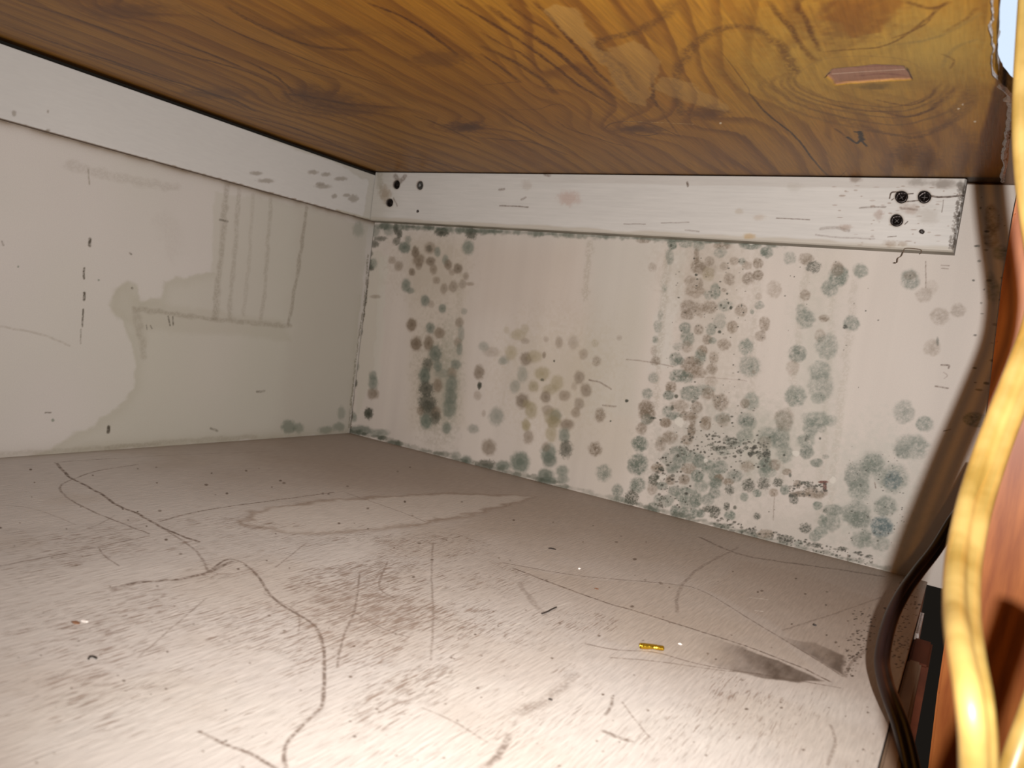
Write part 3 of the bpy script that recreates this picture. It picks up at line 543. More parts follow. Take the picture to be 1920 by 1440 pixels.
# ------------------------------------------------------------------ floor plywood
def Z(pts, ox=0, oy=820, s=.43057): return [(ox + x * s, oy + y * s) for x, y in pts]
def Y_(pts): return Z(pts, 760, 900, .46875)
def floor():
    us = axis(0.0, 0.5222, 0.00040)
    vs = [0.0]
    while vs[-1] > -0.56: vs.append(vs[-1] - (0.00048 - 0.00020 * min(1, -vs[-1] / .45)))
    vs = np.array(vs[::-1])
    c = Canvas(us, vs, (0, 0, 0), (1, 0, 0), (0, 1, 0), (0, 0, 1), (227, 219, 212)); c.k = 0.62
    U, V = c.U, c.V; A = (slice(None), slice(None))
    q = fbm(U * 8, V * 8, 81, 4)
    c.c *= (1 - .07 * (q - .5))[..., None]
    # brown dust film, deepened to paint in the flash's falloff towards the back
    back = ss(-.30, -.10, V + (q - .5) * .16 + (U - .3) * .05); c.blend(A, back * .55, (158, 136, 118))
    c.blend(A, .18 * ss(.5, .7, fbm(U * 18, V * 18, 82, 4)), (186, 166, 146))
    def fill(pts, col, al, soft=.001, rough=.003, seed=0):
        S, a, d = c.mask(pts, soft, rough, seed); c.blend(S, a * al, col); return S, a, d
    # wiped pale patch and its tide line
    S, a, d = fill([(455, 985), (470, 962), (520, 950), (600, 940), (690, 934), (760, 930), (830, 926), (900, 928), (1000, 930), (945, 948), (860, 970), (760, 985), (640, 998), (545, 1000), (500, 990)], (232, 222, 212), .62, .0012, .005, 4)
    c.blend(S, .34 * np.exp(-(d / .0026) ** 2) * (.3 + 1.2 * fbm(c.U[S] * 40, c.V[S] * 40, 84, 3)), (130, 104, 84))
    fill([(0, 990), (300, 975), (470, 1000), (640, 1010), (600, 1050), (300, 1060), (0, 1070)], (206, 198, 192), .25, .006, .008, 5)
    fill([(0, 1330), (300, 1260), (600, 1330), (800, 1250), (1300, 1330), (1600, 1300), (1640, 1440), (0, 1440)], (236, 230, 220), .3, .01, .01, 6)
    # boot-shaped dirt wedges
    for P, u0, u1, al, sd in ([(1130, 600), (1350, 668), (1560, 750), (1668, 802), (1560, 808), (1400, 786), (1250, 752), (1150, 700)], 1150, 1500, .80, 7), ([(1430, 600), (1560, 640), (1640, 655), (1750, 700), (1752, 782), (1640, 712), (1540, 655)], 1440, 1720, .80, 8):
        S, a_, d_ = c.mask(Y_(P), .0012, .0022, sd)
        pa = c.uv(*Y_([(u0, 680)])[0]); pb = c.uv(*Y_([(u1, 770)])[0]); dv_ = pb - pa
        tt_ = ((U[S] - pa[0]) * dv_[0] + (V[S] - pa[1]) * dv_[1]) / (dv_ @ dv_)
        c.blend(S, np.clip(a_ * al * ss(-.1, 1.1, tt_) * (.55 + .8 * fbm(U[S] * 300, V[S] * 120, sd, 4)), 0, .9), (92, 76, 64))
    fill(Y_([(430, 345), (700, 395), (1080, 420), (1200, 452), (1500, 640), (1640, 760), (1350, 655), (1130, 588), (900, 520), (620, 430)]), (190, 172, 154), .25, .0014, .002, 9)
    fill(Y_([(1200, 440), (1450, 560), (1700, 740), (1840, 680), (1860, 470), (1600, 380), (1350, 320)]), (178, 158, 140), .28, .004, .003, 10)
    fill(Y_([(860, 500), (1130, 590), (1350, 665), (1280, 655), (1320, 740), (1000, 700), (800, 640)]), (210, 196, 180), .25, .004, .004, 11)
    LN = (110, 92, 80)
    def ln(P, w, al, tp=False, col=LN, r=.6): c.stroke(P, w, col, min(.85, al * 1.3), r, int(P[0][0] * 3) % 997, 1, .6, tp)
    ln(Z([(500, 92), (260, 107), (250, 115)]), 3, .3); ln(Z([(250, 115), (300, 170), (345, 195), (430, 240), (510, 295), (580, 325), (650, 360), (720, 400), (860, 455)]), 5.5, .5)
    ln(Z([(600, 118), (430, 145), (330, 178), (270, 205), (265, 235), (320, 280), (420, 330), (520, 370), (650, 420)]), 4, .32)
    ln(Z([(0, 295), (150, 312), (330, 380)]), 3, .15); ln(Z([(650, 430), (480, 465), (250, 512), (0, 560)]), 3, .5); ln(Z([(500, 340), (430, 380), (380, 395)]), 3, .2)
    ln(Z([(500, 92), (800, 75), (1200, 60)]), 3, .15); ln(Z([(1450, 240), (1150, 280), (1000, 300), (850, 325), (700, 365)]), 5, .35)
    ln(Z([(720, 400), (860, 500), (905, 580)]), 5, .25); ln(Z([(1010, 540), (920, 582), (830, 608), (700, 625), (600, 632), (560, 640)]), 9, .45); ln(Z([(560, 640), (500, 660)]), 16, .2)
    ln(Z([(900, 590), (1000, 530), (1100, 580), (1180, 690), (1260, 750), (1350, 805), (1400, 870), (1412, 960), (1412, 1060), (1400, 1170), (1330, 1240), (1260, 1310), (1235, 1380), (1240, 1440)]), 6.5, .42)
    ln(Z([(870, 1280), (960, 1330), (1090, 1380), (1200, 1440)]), 8, .42); ln(Z([(1565, 590), (1545, 740), (1500, 860), (1480, 930), (1470, 1000)]), 4.5, .3)
    ln(Z([(900, 700), (760, 820), (680, 890), (600, 960)]), 3, .28); ln(Z([(1340, 455), (1200, 565)]), 3, .25); ln(Z([(1690, 540), (1650, 650), (1720, 700)]), 4, .3)
    ln(Z([(430, 480), (460, 520), (520, 560)]), 3, .3); ln(Z([(1500, 240), (1620, 280), (1760, 330), (1858, 370)]), 3, .22); ln(Z([(1150, 680), (1290, 760), (1300, 860)]), 3, .18); ln(Z([(1540, 760), (1660, 830), (1780, 870)]), 3, .3)
    ln(Y_([(390, 330), (560, 362), (740, 388), (1080, 418), (1200, 450), (1400, 570), (1600, 690), (1750, 785)]), 3.5, .35); ln(Y_([(430, 352), (620, 425), (800, 490), (900, 518), (1130, 590), (1350, 660), (1560, 740), (1700, 806)]), 4.5, .55)
    ln(Y_([(720, 655), (850, 680), (1000, 690), (1200, 742), (1500, 790), (1740, 832)]), 3.5, .4); ln(Y_([(820, 710), (1000, 725), (1250, 760), (1420, 775)]), 4, .28)
    ln(Y_([(1330, 270), (1180, 350), (1110, 420), (1085, 480), (1085, 530)]), 6, .22); ln(Y_([(1180, 230), (1350, 300), (1600, 340), (1760, 362), (1910, 385)]), 9, .35); ln(Y_([(1900, 470), (1700, 540), (1510, 600)]), 4, .22)
    ln(Y_([(415, 1010), (400, 1060), (350, 1120), (300, 1160)]), 14, .35, True); ln(Y_([(780, 1000), (850, 1030), (915, 1048)]), 9, .4, True); ln(Y_([(828, 858), (826, 900), (800, 945)]), 6, .35, True); ln(Y_([(870, 890), (920, 960), (980, 1030)]), 4, .25)
    ln(Y_([(700, 770), (560, 880), (420, 940)]), 22, .16, True); ln(Y_([(110, 250), (105, 400), (112, 560), (100, 720)]), 4, .22); ln(Y_([(70, 910), (180, 960), (330, 1050)]), 5, .2); ln(Y_([(450, 410), (520, 500), (560, 540)]), 12, .16)
    ln(Y_([(1700, 980), (1720, 1050), (1690, 1140)]), 6, .2); ln(Y_([(1840, 680), (1780, 740), (1760, 790)]), 5, .3)
    # paint worn off the raised grain: short dark dashes running with the ply
    near = np.zeros(U.shape)
    for pts, so, am in (([(0, 1000), (400, 960), (900, 1000), (950, 1100), (880, 1330), (640, 1440), (0, 1330)], .05, .45), ([(250, 1010), (420, 990), (700, 1040), (860, 1080), (1000, 1230), (900, 1330), (700, 1290), (560, 1130), (330, 1080)], .04, .7),
                    ([(0, 1180), (900, 1300), (1600, 1300), (1640, 1440), (0, 1440)], .06, .3), ([(780, 1010), (960, 1050), (1250, 1200), (1500, 1330), (1100, 1300), (800, 1150)], .03, .35)):
        S, a, _ = c.mask(pts, so * .5, .02, 12); near[S] = np.maximum(near[S], a * am)
    gate = .35 + .65 * ss(.3, .7, fbm(U * 45, V * 25, 93, 3)); c.wear = np.clip(near * gate * 1.3, 0, 1)
    # light scuffs and pinprick specks
    for P, w in ((Y_([(400, 585), (470, 572)]), 3), (Y_([(1400, 522), (1430, 526)]), 2.5), (Y_([(1380, 470), (1450, 478)]), 2), (Y_([(560, 520), (660, 490)]), 2), (Z([(1050, 545), (1065, 552)]), 3)):
        c.stroke(P, w, (244, 236, 224), .8, .3, 3)
    rng = random.Random(11)
    for _ in range(230):
        x = rng.uniform(0, 1640); y = rng.uniform(870, 1440)
        if y < 820 + max(0, (x - 655)) * .27 + 20: continue
        r = rng.uniform(.8, 2.0); c.blot(x, y, r * rng.uniform(1, 1.8), r, (92, 74, 60), rng.uniform(.3, .8), .3, .4, int(x))
    for x, y, r in ((1605, 1210, 20), (1620, 1170, 24), (1680, 1170, 30), (1700, 1130, 26), (1690, 1220, 22), (1595, 1250, 12)):
        for _ in range(int(r * 2.2)):
            a_ = rng.uniform(0, 6.28); d_ = r * math.sqrt(rng.random()); rr = rng.uniform(.5, 1.5)
            c.blot(x + d_ * math.cos(a_), y + 1.6 * d_ * math.sin(a_), rr * 1.8, rr, (66, 50, 38), rng.uniform(.4, .9), .3, .5, int(d_ * 9))
    # browner along the mouldy wall and the left wall
    al = np.exp(V / .006) * .5; c.blend(A, al * (.5 + fbm(U * 60, V * 60, 99, 3)), (134, 112, 88))
    al = np.exp(-U / .004) * .4; c.blend(A, al * (.5 + fbm(U * 60, V * 60, 98, 3)), (140, 120, 98))
    return c

# ------------------------------------------------------------------ cleats
HOLES_R = [(743, 346, 6.6, 8.3), (787, 347.5, 6.2, 8.2), (730, 380, 7.0, 7.6), (1690, 369, 12.2, 11.8), (1733, 369, 12.5, 12.0), (1681, 413, 12.0, 11.6)]
PINS_R = [(783, 396, 2.4, 2.6), (1728, 434, 5, 4)]
def cleat_mould():
    us = axis(T2 + 0.0005, 0.5046, 0.00034); vs = axis(H - CL_H, H - 0.0006, 0.00034)
    c = Canvas(us, vs, (0, -T1, 0), (1, 0, 0), (0, 0, 1), (0, -1, 0), (226, 221, 215))
    U, V = c.U, c.V; A = (slice(None), slice(None)); v0, v1 = vs[0], vs[-1]
    c.c *= (1 - .06 * (fbm(U * 14, V * 30, 101, 4) - .5))[..., None]
    c.c *= (1 - .05 * (fbm(U * 40, V * 900, 102, 3) - .5))[..., None]
    # greyer rubbed band along the top, mould-yellowed lower arris
    c.blend(A, .35 * ss(v1 - .0075, v1 - .0062, V + (fbm(U * 25, V * 0, 103, 3) - .5) * .002) * ss(.12, .3, U), (196, 186, 176))
    c.blend(A, .45 * (1 - ss(v0 + .002, v0 + .0042, V + (fbm(U * 40, V * 0, 104, 3) - .5) * .003)), (192, 178, 156))
    c.blend(A, .35 * (1 - ss(.012, .05, U + (fbm(V * 60, U * 20, 105, 3) - .5) * .03)), (186, 178, 160))
    for P, w_, al in (([(937, 386), (965, 387), (990, 388)], 2.5, .4), ([(936, 356), (945, 355)], 4, .35), ([(978, 374), (985, 370)], 4, .3), ([(1288, 342), (1290, 348)], 4, .6), ([(1456, 409), (1480, 410), (1518, 412)], 2, .4), ([(1170, 420), (1210, 420)], 2, .25), ([(1240, 418), (1292, 417)], 2, .25), ([(1612, 390), (1660, 388)], 3, .35),
                      ([(1668, 372), (1671, 362), (1680, 360), (1686, 361)], 2.6, .9), ([(1700, 364), (1712, 363)], 2, .8), ([(1695, 378), (1722, 376)], 2.4, .8), ([(1744, 367), (1770, 369), (1808, 366)], 3.2, .9), ([(1690, 391), (1720, 393)], 4, .35), ([(1769, 375), (1766, 398)], 1.6, .4), ([(1672, 375), (1676, 372)], 2, .6), ([(1697, 420), (1702, 415)], 2, .7),
                      ([(1530, 440), (1560, 444), (1640, 448)], 3, .2), ([(1665, 444), (1680, 443)], 2, .5), ([(740, 330), (750, 340), (760, 330)], 9, .35), ([(738, 372), (745, 386)], 3, .3), ([(1030, 328), (1022, 326)], 6, .3), ([(1285, 432), (1310, 434)], 3, .2), ([(1540, 428), (1565, 426), (1590, 432)], 6, .22)):
        c.stroke(P, w_, (84, 66, 54), al, .25, int(P[0][0]))
    for x, y, rx, ry, al, col in ((1066, 372, 18, 12, .3, (180, 130, 110)), (722, 362, 9, 14, .45, (140, 116, 88)), (987, 347, 9, 8, .2, (160, 140, 120)), (1386, 396, 8, 5, .25, (170, 150, 120)), (1424, 408, 10, 6, .25, (180, 150, 120)), (1585, 426, 12, 5, .4, (150, 120, 100)), (1648, 402, 8, 8, .35, (150, 120, 104)), (1705, 392, 14, 9, .35, (150, 120, 100)), (1740, 405, 18, 16, .22, (150, 136, 118)), (1720, 342, 16, 6, .4, (120, 110, 98)), (1770, 345, 22, 8, .5, (110, 96, 84)), (1604, 336, 10, 5, .5, (120, 100, 84)), (1668, 457, 10, 6, .35, (140, 112, 84)), (1692, 457, 8, 5, .3, (140, 112, 84)), (1405, 443, 10, 5, .4, (190, 140, 70)), (712, 340, 6, 20, .3, (150, 140, 118)), (1490, 350, 14, 8, .15, (160, 150, 130)), (1800, 345, 6, 6, .6, (90, 80, 70))):
        c.blot(x, y, rx, ry, col, al, .6, .5, x)
    rng = random.Random(3)
    for _ in range(150):          # crumbly end-grain paint
        t = rng.random(); x = 1806 - 18 * t + rng.uniform(-9, 4) ; y = 345 + 122 * t
        c.blot(x, y, rng.uniform(1, 3), rng.uniform(1, 3.5), (120, 110, 100), rng.uniform(.3, .8), .3, .6, rng.randrange(99))
    for _ in range(60):
        x = rng.uniform(1560, 1800); y = rng.uniform(345, 460); c.blot(x, y, rng.uniform(1.5, 6), rng.uniform(.8, 1.6), (140, 116, 98), rng.uniform(.15, .45), .4, .5, rng.randrange(99))
    for x, y, rx, ry in HOLES_R:
        S, a, b = c.local(x, y, rx, ry, 2.0); d = np.hypot(a, b)
        ph = np.arctan2(b, a); d = d + .02 * np.sin(ph * 3 + x)
        c.h[S] -= .0024 * (1 - ss(.88, 1.02, d)); c.blend(S, .92 * (1 - ss(.9, 1.08, d)), (46, 34, 28)); c.blend(S, .25 * np.exp(-((d - 1.1) / .15) ** 2), (150, 130, 110))
    for x, y, rx, ry in PINS_R:
        S, a, b = c.local(x, y, rx, ry, 2.0); d = np.hypot(a, b) + (fbm(c.U[S] * 900, c.V[S] * 900, 9, 2) - .5) * .5
        c.h[S] -= .002 * (1 - ss(.7, 1.0, d)); c.blend(S, .92 * (1 - ss(.8, 1.2, d)), (40, 28, 22))
    # arris: worn round along the edges, chipped at the free end
    e = np.minimum(V - v0, .4); c.h -= .0012 * (1 - ss(0, .0018, e)) ** 2
    e = (us[-1] - U) + (fbm(V * 200, V * 0, 106, 3) - .5) * .0016; c.h -= .003 * (1 - ss(0, .0022, e)) ** 2
    c.c[0, :] = np.array((176, 168, 150)) / 255.; c.c[:, -1] = np.array((170, 164, 154)) / 255.
    c.c[0, :] *= (0.85 + .3 * fbm(us * 60, us * 0, 107, 3))[:, None]
    return c
def cleat_left():
    us = axis(-0.50, 0.0, 0.0006); vs = axis(H - CL_H, H - 0.0034, 0.0006)
    c = Canvas(us, vs, (T2, 0, 0), (0, 1, 0), (0, 0, 1), (1, 0, 0), (222, 218, 213))
    U, V = c.U, c.V; A = (slice(None), slice(None)); v0 = vs[0]
    c.c *= (1 - .05 * (fbm(U * 12, V * 12, 111, 4) - .5))[..., None]
    for x, y, rx, ry in ((482, 325, 11, 4), (498, 339, 15, 4), (587, 323, 9, 4), (612, 327, 8, 4), (640, 335, 12, 4), (607, 350, 14, 4), (600, 345, 8, 3), (663, 372, 9, 7), (650, 366, 7, 3), (627, 368, 5, 4), (26, 213, 4, 5), (90, 209, 2, 3), (90, 244, 4, 2)):
        c.blot(x, y, rx, ry, (140, 130, 116), .5, .4, .4, x)
    c.blend(A, .4 * (1 - ss(v0 + .001, v0 + .003, V + (fbm(U * 60, U * 0, 113, 3) - .5) * .002)) * (U > -.06), (170, 160, 130))
    S, a, d = c.mask([(455, 232), (520, 262), (570, 270), (640, 300), (700, 318), (704, 420), (680, 410), (690, 340), (620, 300), (560, 283), (480, 250)], .001, .002, 3); c.blend(S, a * .3, (176, 168, 146))
    rng = random.Random(8)
    for x in range(0, 700, 14):
        y = 226 + .274 * x - 2; c.blot(x, y, 8, 2, (120, 96, 74), rng.uniform(.1, .6), .5, .6, x)
    c.h -= .0008 * (1 - ss(0, .0014, V - v0)) ** 2
    c.c[0, :] = np.array((134, 112, 92)) / 255.
    return c

def panel(name, fn, mat, thick, kind='structure'):
    me = fn().mesh(name, thick); o = link(name, me, mat)
    if kind: o['kind'] = kind
    return o
panel('wall_back', wall_back, MAT_WALL, 0.012)
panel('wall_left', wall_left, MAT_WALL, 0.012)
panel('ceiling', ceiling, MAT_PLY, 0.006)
panel('floor', floor, MAT_FLOOR, 0.018)
cl = empty('wooden_cleat', (0.255, 0, H - CL_H))
tag(cl, 'white painted wooden cleat with six dark screw holes above the mouldy panel', 'cleat')
b_ = link('batten', cleat_mould().mesh('batten', T1 - 0.0002), MAT_CLEAT, cl); b_.location = (-0.255, 0, -(H - CL_H))
cl2 = panel('wooden_cleat.001', cleat_left, MAT_CLEAT, T2 - 0.0002, None)
tag(cl2, 'plain white painted wooden cleat running along the left wall under the plywood', 'cleat')

# ------------------------------------------------------------------ screws sunk in the cleat
def bm_obj(name, bm, mat, parent=None, sm=True):
    me = bpy.data.meshes.new(name); bm.to_mesh(me); bm.free()
    if sm: smooth(me)
    return link(name, me, mat, parent)
def screw_mesh():
    """bugle head with a cross recess, facing -Y"""
    bm = bmesh.new(); n = 24; R0 = 0.0042
    rad = [0.0, .0012, .0022, .0032, .0040, R0, R0 * .9, .0018, .0016]; dep = [.0010, .0010, .0002, 0, .0001, .0005, .0012, .0040, .0075]
    rings = []
    for r, d in zip(rad[1:], dep[1:]):
        vs = []
        for i in range(n):
            a = 2 * math.pi * i / n; dd = d
            if r < .0031 and d < .002:
                dd = d + .0011 * (abs(math.sin(2 * a)) < .45)
            vs.append(bm.verts.new((r * math.cos(a), dd, r * math.sin(a))))
        rings.append(vs)
    c = bm.verts.new((0, .0018, 0))
    for i in range(n): bm.faces.new((c, rings[0][i], rings[0][(i + 1) % n]))
    for a, b in zip(rings, rings[1:]):
        for i in range(n): bm.faces.new((a[i], b[i], b[(i + 1) % n], a[(i + 1) % n]))
    bmesh.ops.recalc_face_normals(bm, faces=bm.faces)
    return bm
scr = None
for i, (x, y, rx, ry) in enumerate(HOLES_R):
    q = hit(x, y, (0, 1, 0), -T1)
    if scr is None: scr = bm_obj('screw', screw_mesh(), MAT_SCREW, cl); o = scr
    else: o = scr.copy(); COL.objects.link(o); o.parent = cl
    if i == 1: o.data = scr.data.copy(); o.data.materials[0] = MAT_SCREW_GREY; o['label'] = 'grey screw head, the only pale one'
    o.location = (q[0] - 0.255, -T1 + 0.0010 - 0.0, q[2] - (H - CL_H)); o.rotation_euler = (0, .4 + i * .7, 0)
    k = 0.93 if i > 2 else 0.86
    o.scale = (k, 1, k)

# ------------------------------------------------------------------ things at the open front: stile, rail, paint lip, far panel, window
def slab(name, px_pts, yplane, thick, mat, parent=None, bev=0.0012, nrm=(0, 1, 0)):
    """board whose face is a polygon on the plane nrm.x = yplane, extruded away from the lens"""
    n = Vector(nrm); bm = bmesh.new()
    vs = [bm.verts.new(Vector(hit(x, y, nrm, yplane))) for x, y in px_pts]
    f = bm.faces.new(vs)
    r = bmesh.ops.extrude_face_region(bm, geom=[f]); ev = [v for v in r['geom'] if isinstance(v, bmesh.types.BMVert)]
    bmesh.ops.translate(bm, verts=ev, vec=n * thick)
    bmesh.ops.recalc_face_normals(bm, faces=bm.faces)
    bmesh.ops.bevel(bm, geom=list(bm.edges), offset=bev, segments=2, affect='EDGES')
    return bm_obj(name, bm, mat, parent, sm=False)
st = slab('trim_1', [(1935, 230), (1900, 400), (1880, 520), (1866, 640), (1850, 780), (1822, 930), (1796, 1070), (1778, 1160), (1757, 1300), (1738, 1460), (1715, 1700), (2400, 1700), (2400, 230)], -0.016, 0.016, MAT_STILE)
st['kind'] = 'structure'

# lower front rail, worn brown, just under and in front of the shelf's edge
def box(name, x0, x1, y0, y1, z0, z1, mat, parent=None, bev=.001):
    bm = bmesh.new(); bmesh.ops.create_cube(bm, size=1)
    for v in bm.verts:
        v.co = Vector((x0 + (v.co.x + .5) * (x1 - x0), y0 + (v.co.y + .5) * (y1 - y0), z0 + (v.co.z + .5) * (z1 - z0)))
    bmesh.ops.bevel(bm, geom=list(bm.edges), offset=bev, segments=2, affect='EDGES')
    return bm_obj(name, bm, mat, parent, sm=False)
o = box('trim_2', 0.5226, 0.5285, -0.56, -0.16, -0.06, -0.0015, MAT_RAIL); o['kind'] = 'structure'
o = box('trim_3', 0.5228, 0.5315, -0.158, -0.118, -0.06, -0.003, MAT_RED); o['kind'] = 'structure'

o = box('trim_5', 0.5226, 0.5246, -0.115, -0.070, -0.02, -0.0010, MAT_PAINTLIP); o['kind'] = 'structure'
# white paint lip dripping ragged along the plywood's front edge
def lip():
    bm = bmesh.new(); rng = random.Random(4); n = 150; prev = None
    for i in range(n + 1):
        y = -0.50 + (0.50 - 0.006) * i / n
        wob = 0.0012 * (noise2(np.array([i * .35]), np.array([0.5]), 5)[0] - .5) * 2 + 0.0008 * (noise2(np.array([i * 1.3]), np.array([2.5]), 6)[0] - .5) * 2
        wd = 0.0030 - 0.0012 * ss(-.15, -.22, y)
        cut = 0.0068 * float(ss(-.160, -.205, y)); x0 = 0.5228 - cut - 0.0008 + wob - (0.0014 if rng.random() < .05 else 0); x1 = 0.5228 - cut + (wd - cut * .35) + wob * .4
        if y > -0.12: x1 -= .0012 + (0.0007 if rng.random() < .3 else 0)
        dz = 0.0006 + 0.0008 * rng.random()
        ring = [bm.verts.new((x0, y, H - .0002)), bm.verts.new((x0 + .0003, y, H - dz)), bm.verts.new(((x0 + x1) / 2, y, H - dz - .0006)), bm.verts.new((x1, y, H - dz)), bm.verts.new((x1, y, H + .005)), bm.verts.new((x0 + .0011, y, H + .005))]
        if prev:
            for a in range(6): bm.faces.new((prev[a], prev[(a + 1) % 6], ring[(a + 1) % 6], ring[a]))
        else: bm.faces.new(ring)
        prev = ring
    bm.faces.new(prev[::-1]); bmesh.ops.recalc_face_normals(bm, faces=bm.faces)
    return bm
o = bm_obj('trim_4', lip(), MAT_PAINTLIP, sm=False); o['kind'] = 'structure'

# the dim room beyond the shelf, and its daylit window
MAT_ROOM = simple_mat('dim_room_wall', (120, 104, 84), 0.8, 0, scale=5)
MAT_DARKPANEL = simple_mat('dark_panel', (84, 60, 40), 0.7, 0, scale=60)
o = box('wall_right', 0.490, 0.80, 0.004, 0.012, H - .0005, 0.326, MAT_DARKPANEL); o['kind'] = 'structure'
m, nt, b = new_mat('daylight_pane'); b.inputs['Base Color'].default_value = (.6, .7, .85, 1); b.inputs['Emission Color'].default_value = (.70, .83, 1, 1); b.inputs['Emission Strength'].default_value = 1.0
MAT_PANE = m
c0 = at(1893, 40, 2.2)
o = box('window_1', c0[0] - .35, c0[0] + .35, c0[1], c0[1] + .02, c0[2] - 0.28, c0[2] + .9, MAT_PANE); o['kind'] = 'structure'

# ------------------------------------------------------------------ cords
def catmull(P, n):
    P = np.array(P, float); out = []
    for x in np.linspace(0, len(P) - 1, n):
        i = min(int(x), len(P) - 2); f = x - i
        p0, p1, p2, p3 = P[max(i - 1, 0)], P[i], P[i + 1], P[min(i + 2, len(P) - 1)]
        out.append(0.5 * ((2 * p1) + (-p0 + p2) * f + (2 * p0 - 5 * p1 + 4 * p2 - p3) * f * f + (-p0 + 3 * p1 - 3 * p2 + p3) * f ** 3))
    return np.array(out)
def twin_profile(r, gap, n=14):
    """figure-eight outline of a two-core flat cord; r core radius, gap half centre distance"""
    pts = []
    a0 = math.acos(min(1, gap / r * .80)) if gap < r else .35
    for i in range(n + 1):
        a = -math.pi + a0 + (2 * math.pi - 2 * a0) * i / n; pts.append((gap + r * math.cos(a), r * math.sin(a)))
    for i in range(n + 1):
        a = a0 + (2 * math.pi - 2 * a0) * i / n; pts.append((-gap + r * math.cos(a), r * math.sin(a)))
    return pts
def sweep(P, prof, frame, name, mat, parent=None, closed_caps=True):
    """frame(i, tangent) -> (side, up) unit vectors"""
    bm = bmesh.new(); prev = None; n = len(P)
    for i in range(n):
        t = P[min(i + 1, n - 1)] - P[max(i - 1, 0)]; t = t / np.linalg.norm(t)
        sd, up = frame(i / (n - 1), t, P[i])
        ring = [bm.verts.new(P[i] + sd * a + up * b) for a, b in prof]
        if prev:
            for k in range(len(ring)): bm.faces.new((prev[k], prev[(k + 1) % len(ring)], ring[(k + 1) % len(ring)], ring[k]))
        prev = ring
        if i == 0: first = ring
    bm.faces.new(first); bm.faces.new(prev[::-1]); bmesh.ops.recalc_face_normals(bm, faces=bm.faces)
    return bm_obj(name, bm, mat, parent)
def facing(tw):                                     # flat face turned by tw(t) from the line of sight
    def fr(s, t, p):
        v = p - CAM; v = v / np.linalg.norm(v); sd = np.cross(t, v); sd /= np.linalg.norm(sd); up = np.cross(sd, t)
        a = tw(s); return sd * math.cos(a) + up * math.sin(a), -sd * math.sin(a) + up * math.cos(a)
    return fr
def ground(s, t, p):
    up = np.array([0, 0, 1.0]); sd = np.cross(t, up); sd /= np.linalg.norm(sd); return sd, np.cross(sd, t)

# clear gold two-core cord: glossy amber jacket that lets a little light through
m, nt, b = new_mat('gold_cord_jacket')
tc = nd(nt, 'ShaderNodeTexCoord'); n1 = nd(nt, 'ShaderNodeTexNoise'); n1.inputs['Scale'].default_value = 60; n1.inputs['Detail'].default_value = 3
nt.links.new(tc.outputs['Object'], n1.inputs['Vector'])
cr = nd(nt, 'ShaderNodeValToRGB'); cr.color_ramp.elements[0].position = .35; cr.color_ramp.elements[1].position = .65
cr.color_ramp.elements[0].color = (*lin((144, 120, 58)), 1); cr.color_ramp.elements[1].color = (*lin((180, 156, 92)), 1)
nt.links.new(n1.outputs[0], cr.inputs[0]); nt.links.new(cr.outputs[0], b.inputs['Base Color'])
b.inputs['Roughness'].default_value = .45; b.inputs['Metallic'].default_value = 0; b.inputs['Coat Weight'].default_value = .3; b.inputs['Coat Roughness'].default_value = .3
tr = nd(nt, 'ShaderNodeBsdfTransparent'); tr.inputs[0].default_value = (1, .66, .26, 1)
mxs = nd(nt, 'ShaderNodeMixShader'); mxs.inputs[0].default_value = .36
out = nt.nodes['Material Output']
nt.links.new(b.outputs[0], mxs.inputs[1]); nt.links.new(tr.outputs[0], mxs.inputs[2]); nt.links.new(mxs.outputs[0], out.inputs['Surface'])
MAT_GCORD = m

def gold_cord(name, pts, tw, label, r=.0026, gap=.0022):
    # pts: (px, py, depth)
    P = catmull([at(*p) for p in pts], 180)
    base = empty(name, tuple(P[0])); tag(base, label, 'cord', 'gold twin-core cords hanging at the open front')
    off = -np.array(P[0])
    j = sweep(P, twin_profile(r, gap), facing(tw), 'jacket', MAT_GCORD, base); j.location = off
    for s in (-1, 1):
        circ = [(s * gap + r * .34 * math.cos(a * math.pi / 4), r * .34 * math.sin(a * math.pi / 4)) for a in range(8)]
        k = sweep(P, circ, facing(tw), 'conductor', MAT_COPPER, base); k.location = off
    return base
gold_cord('speaker_cord', [(1950, -160, .256), (1940, 0, .252), (1932, 133, .250), (1929, 233, .248), (1933, 317, .246), (1943, 400, .244), (1956, 490, .242), (1958, 545, .241), (1948, 610, .239), (1915, 700, .235), (1876, 800, .230), (1847, 882, .224), (1825, 956, .214), (1807, 1050, .198), (1803, 1140, .178), (1810, 1215, .160), (1826, 1310, .146), (1834, 1400, .144), (1832, 1500, .146), (1815, 1640, .15)],
          lambda s: .1 + 1.12 * float(ss(.50, .88, s)), 'shiny gold twin-core cord hanging full height in front of the wooden stile')
gold_cord('speaker_cord', [(2030, 1080, .19), (1995, 1200, .185), (1962, 1310, .18), (1934, 1390, .176), (1910, 1460, .174), (1876, 1560, .172)],
          lambda s: .8, 'short gold twin-core cord crossing the bottom right corner', r=.0028, gap=.0024)

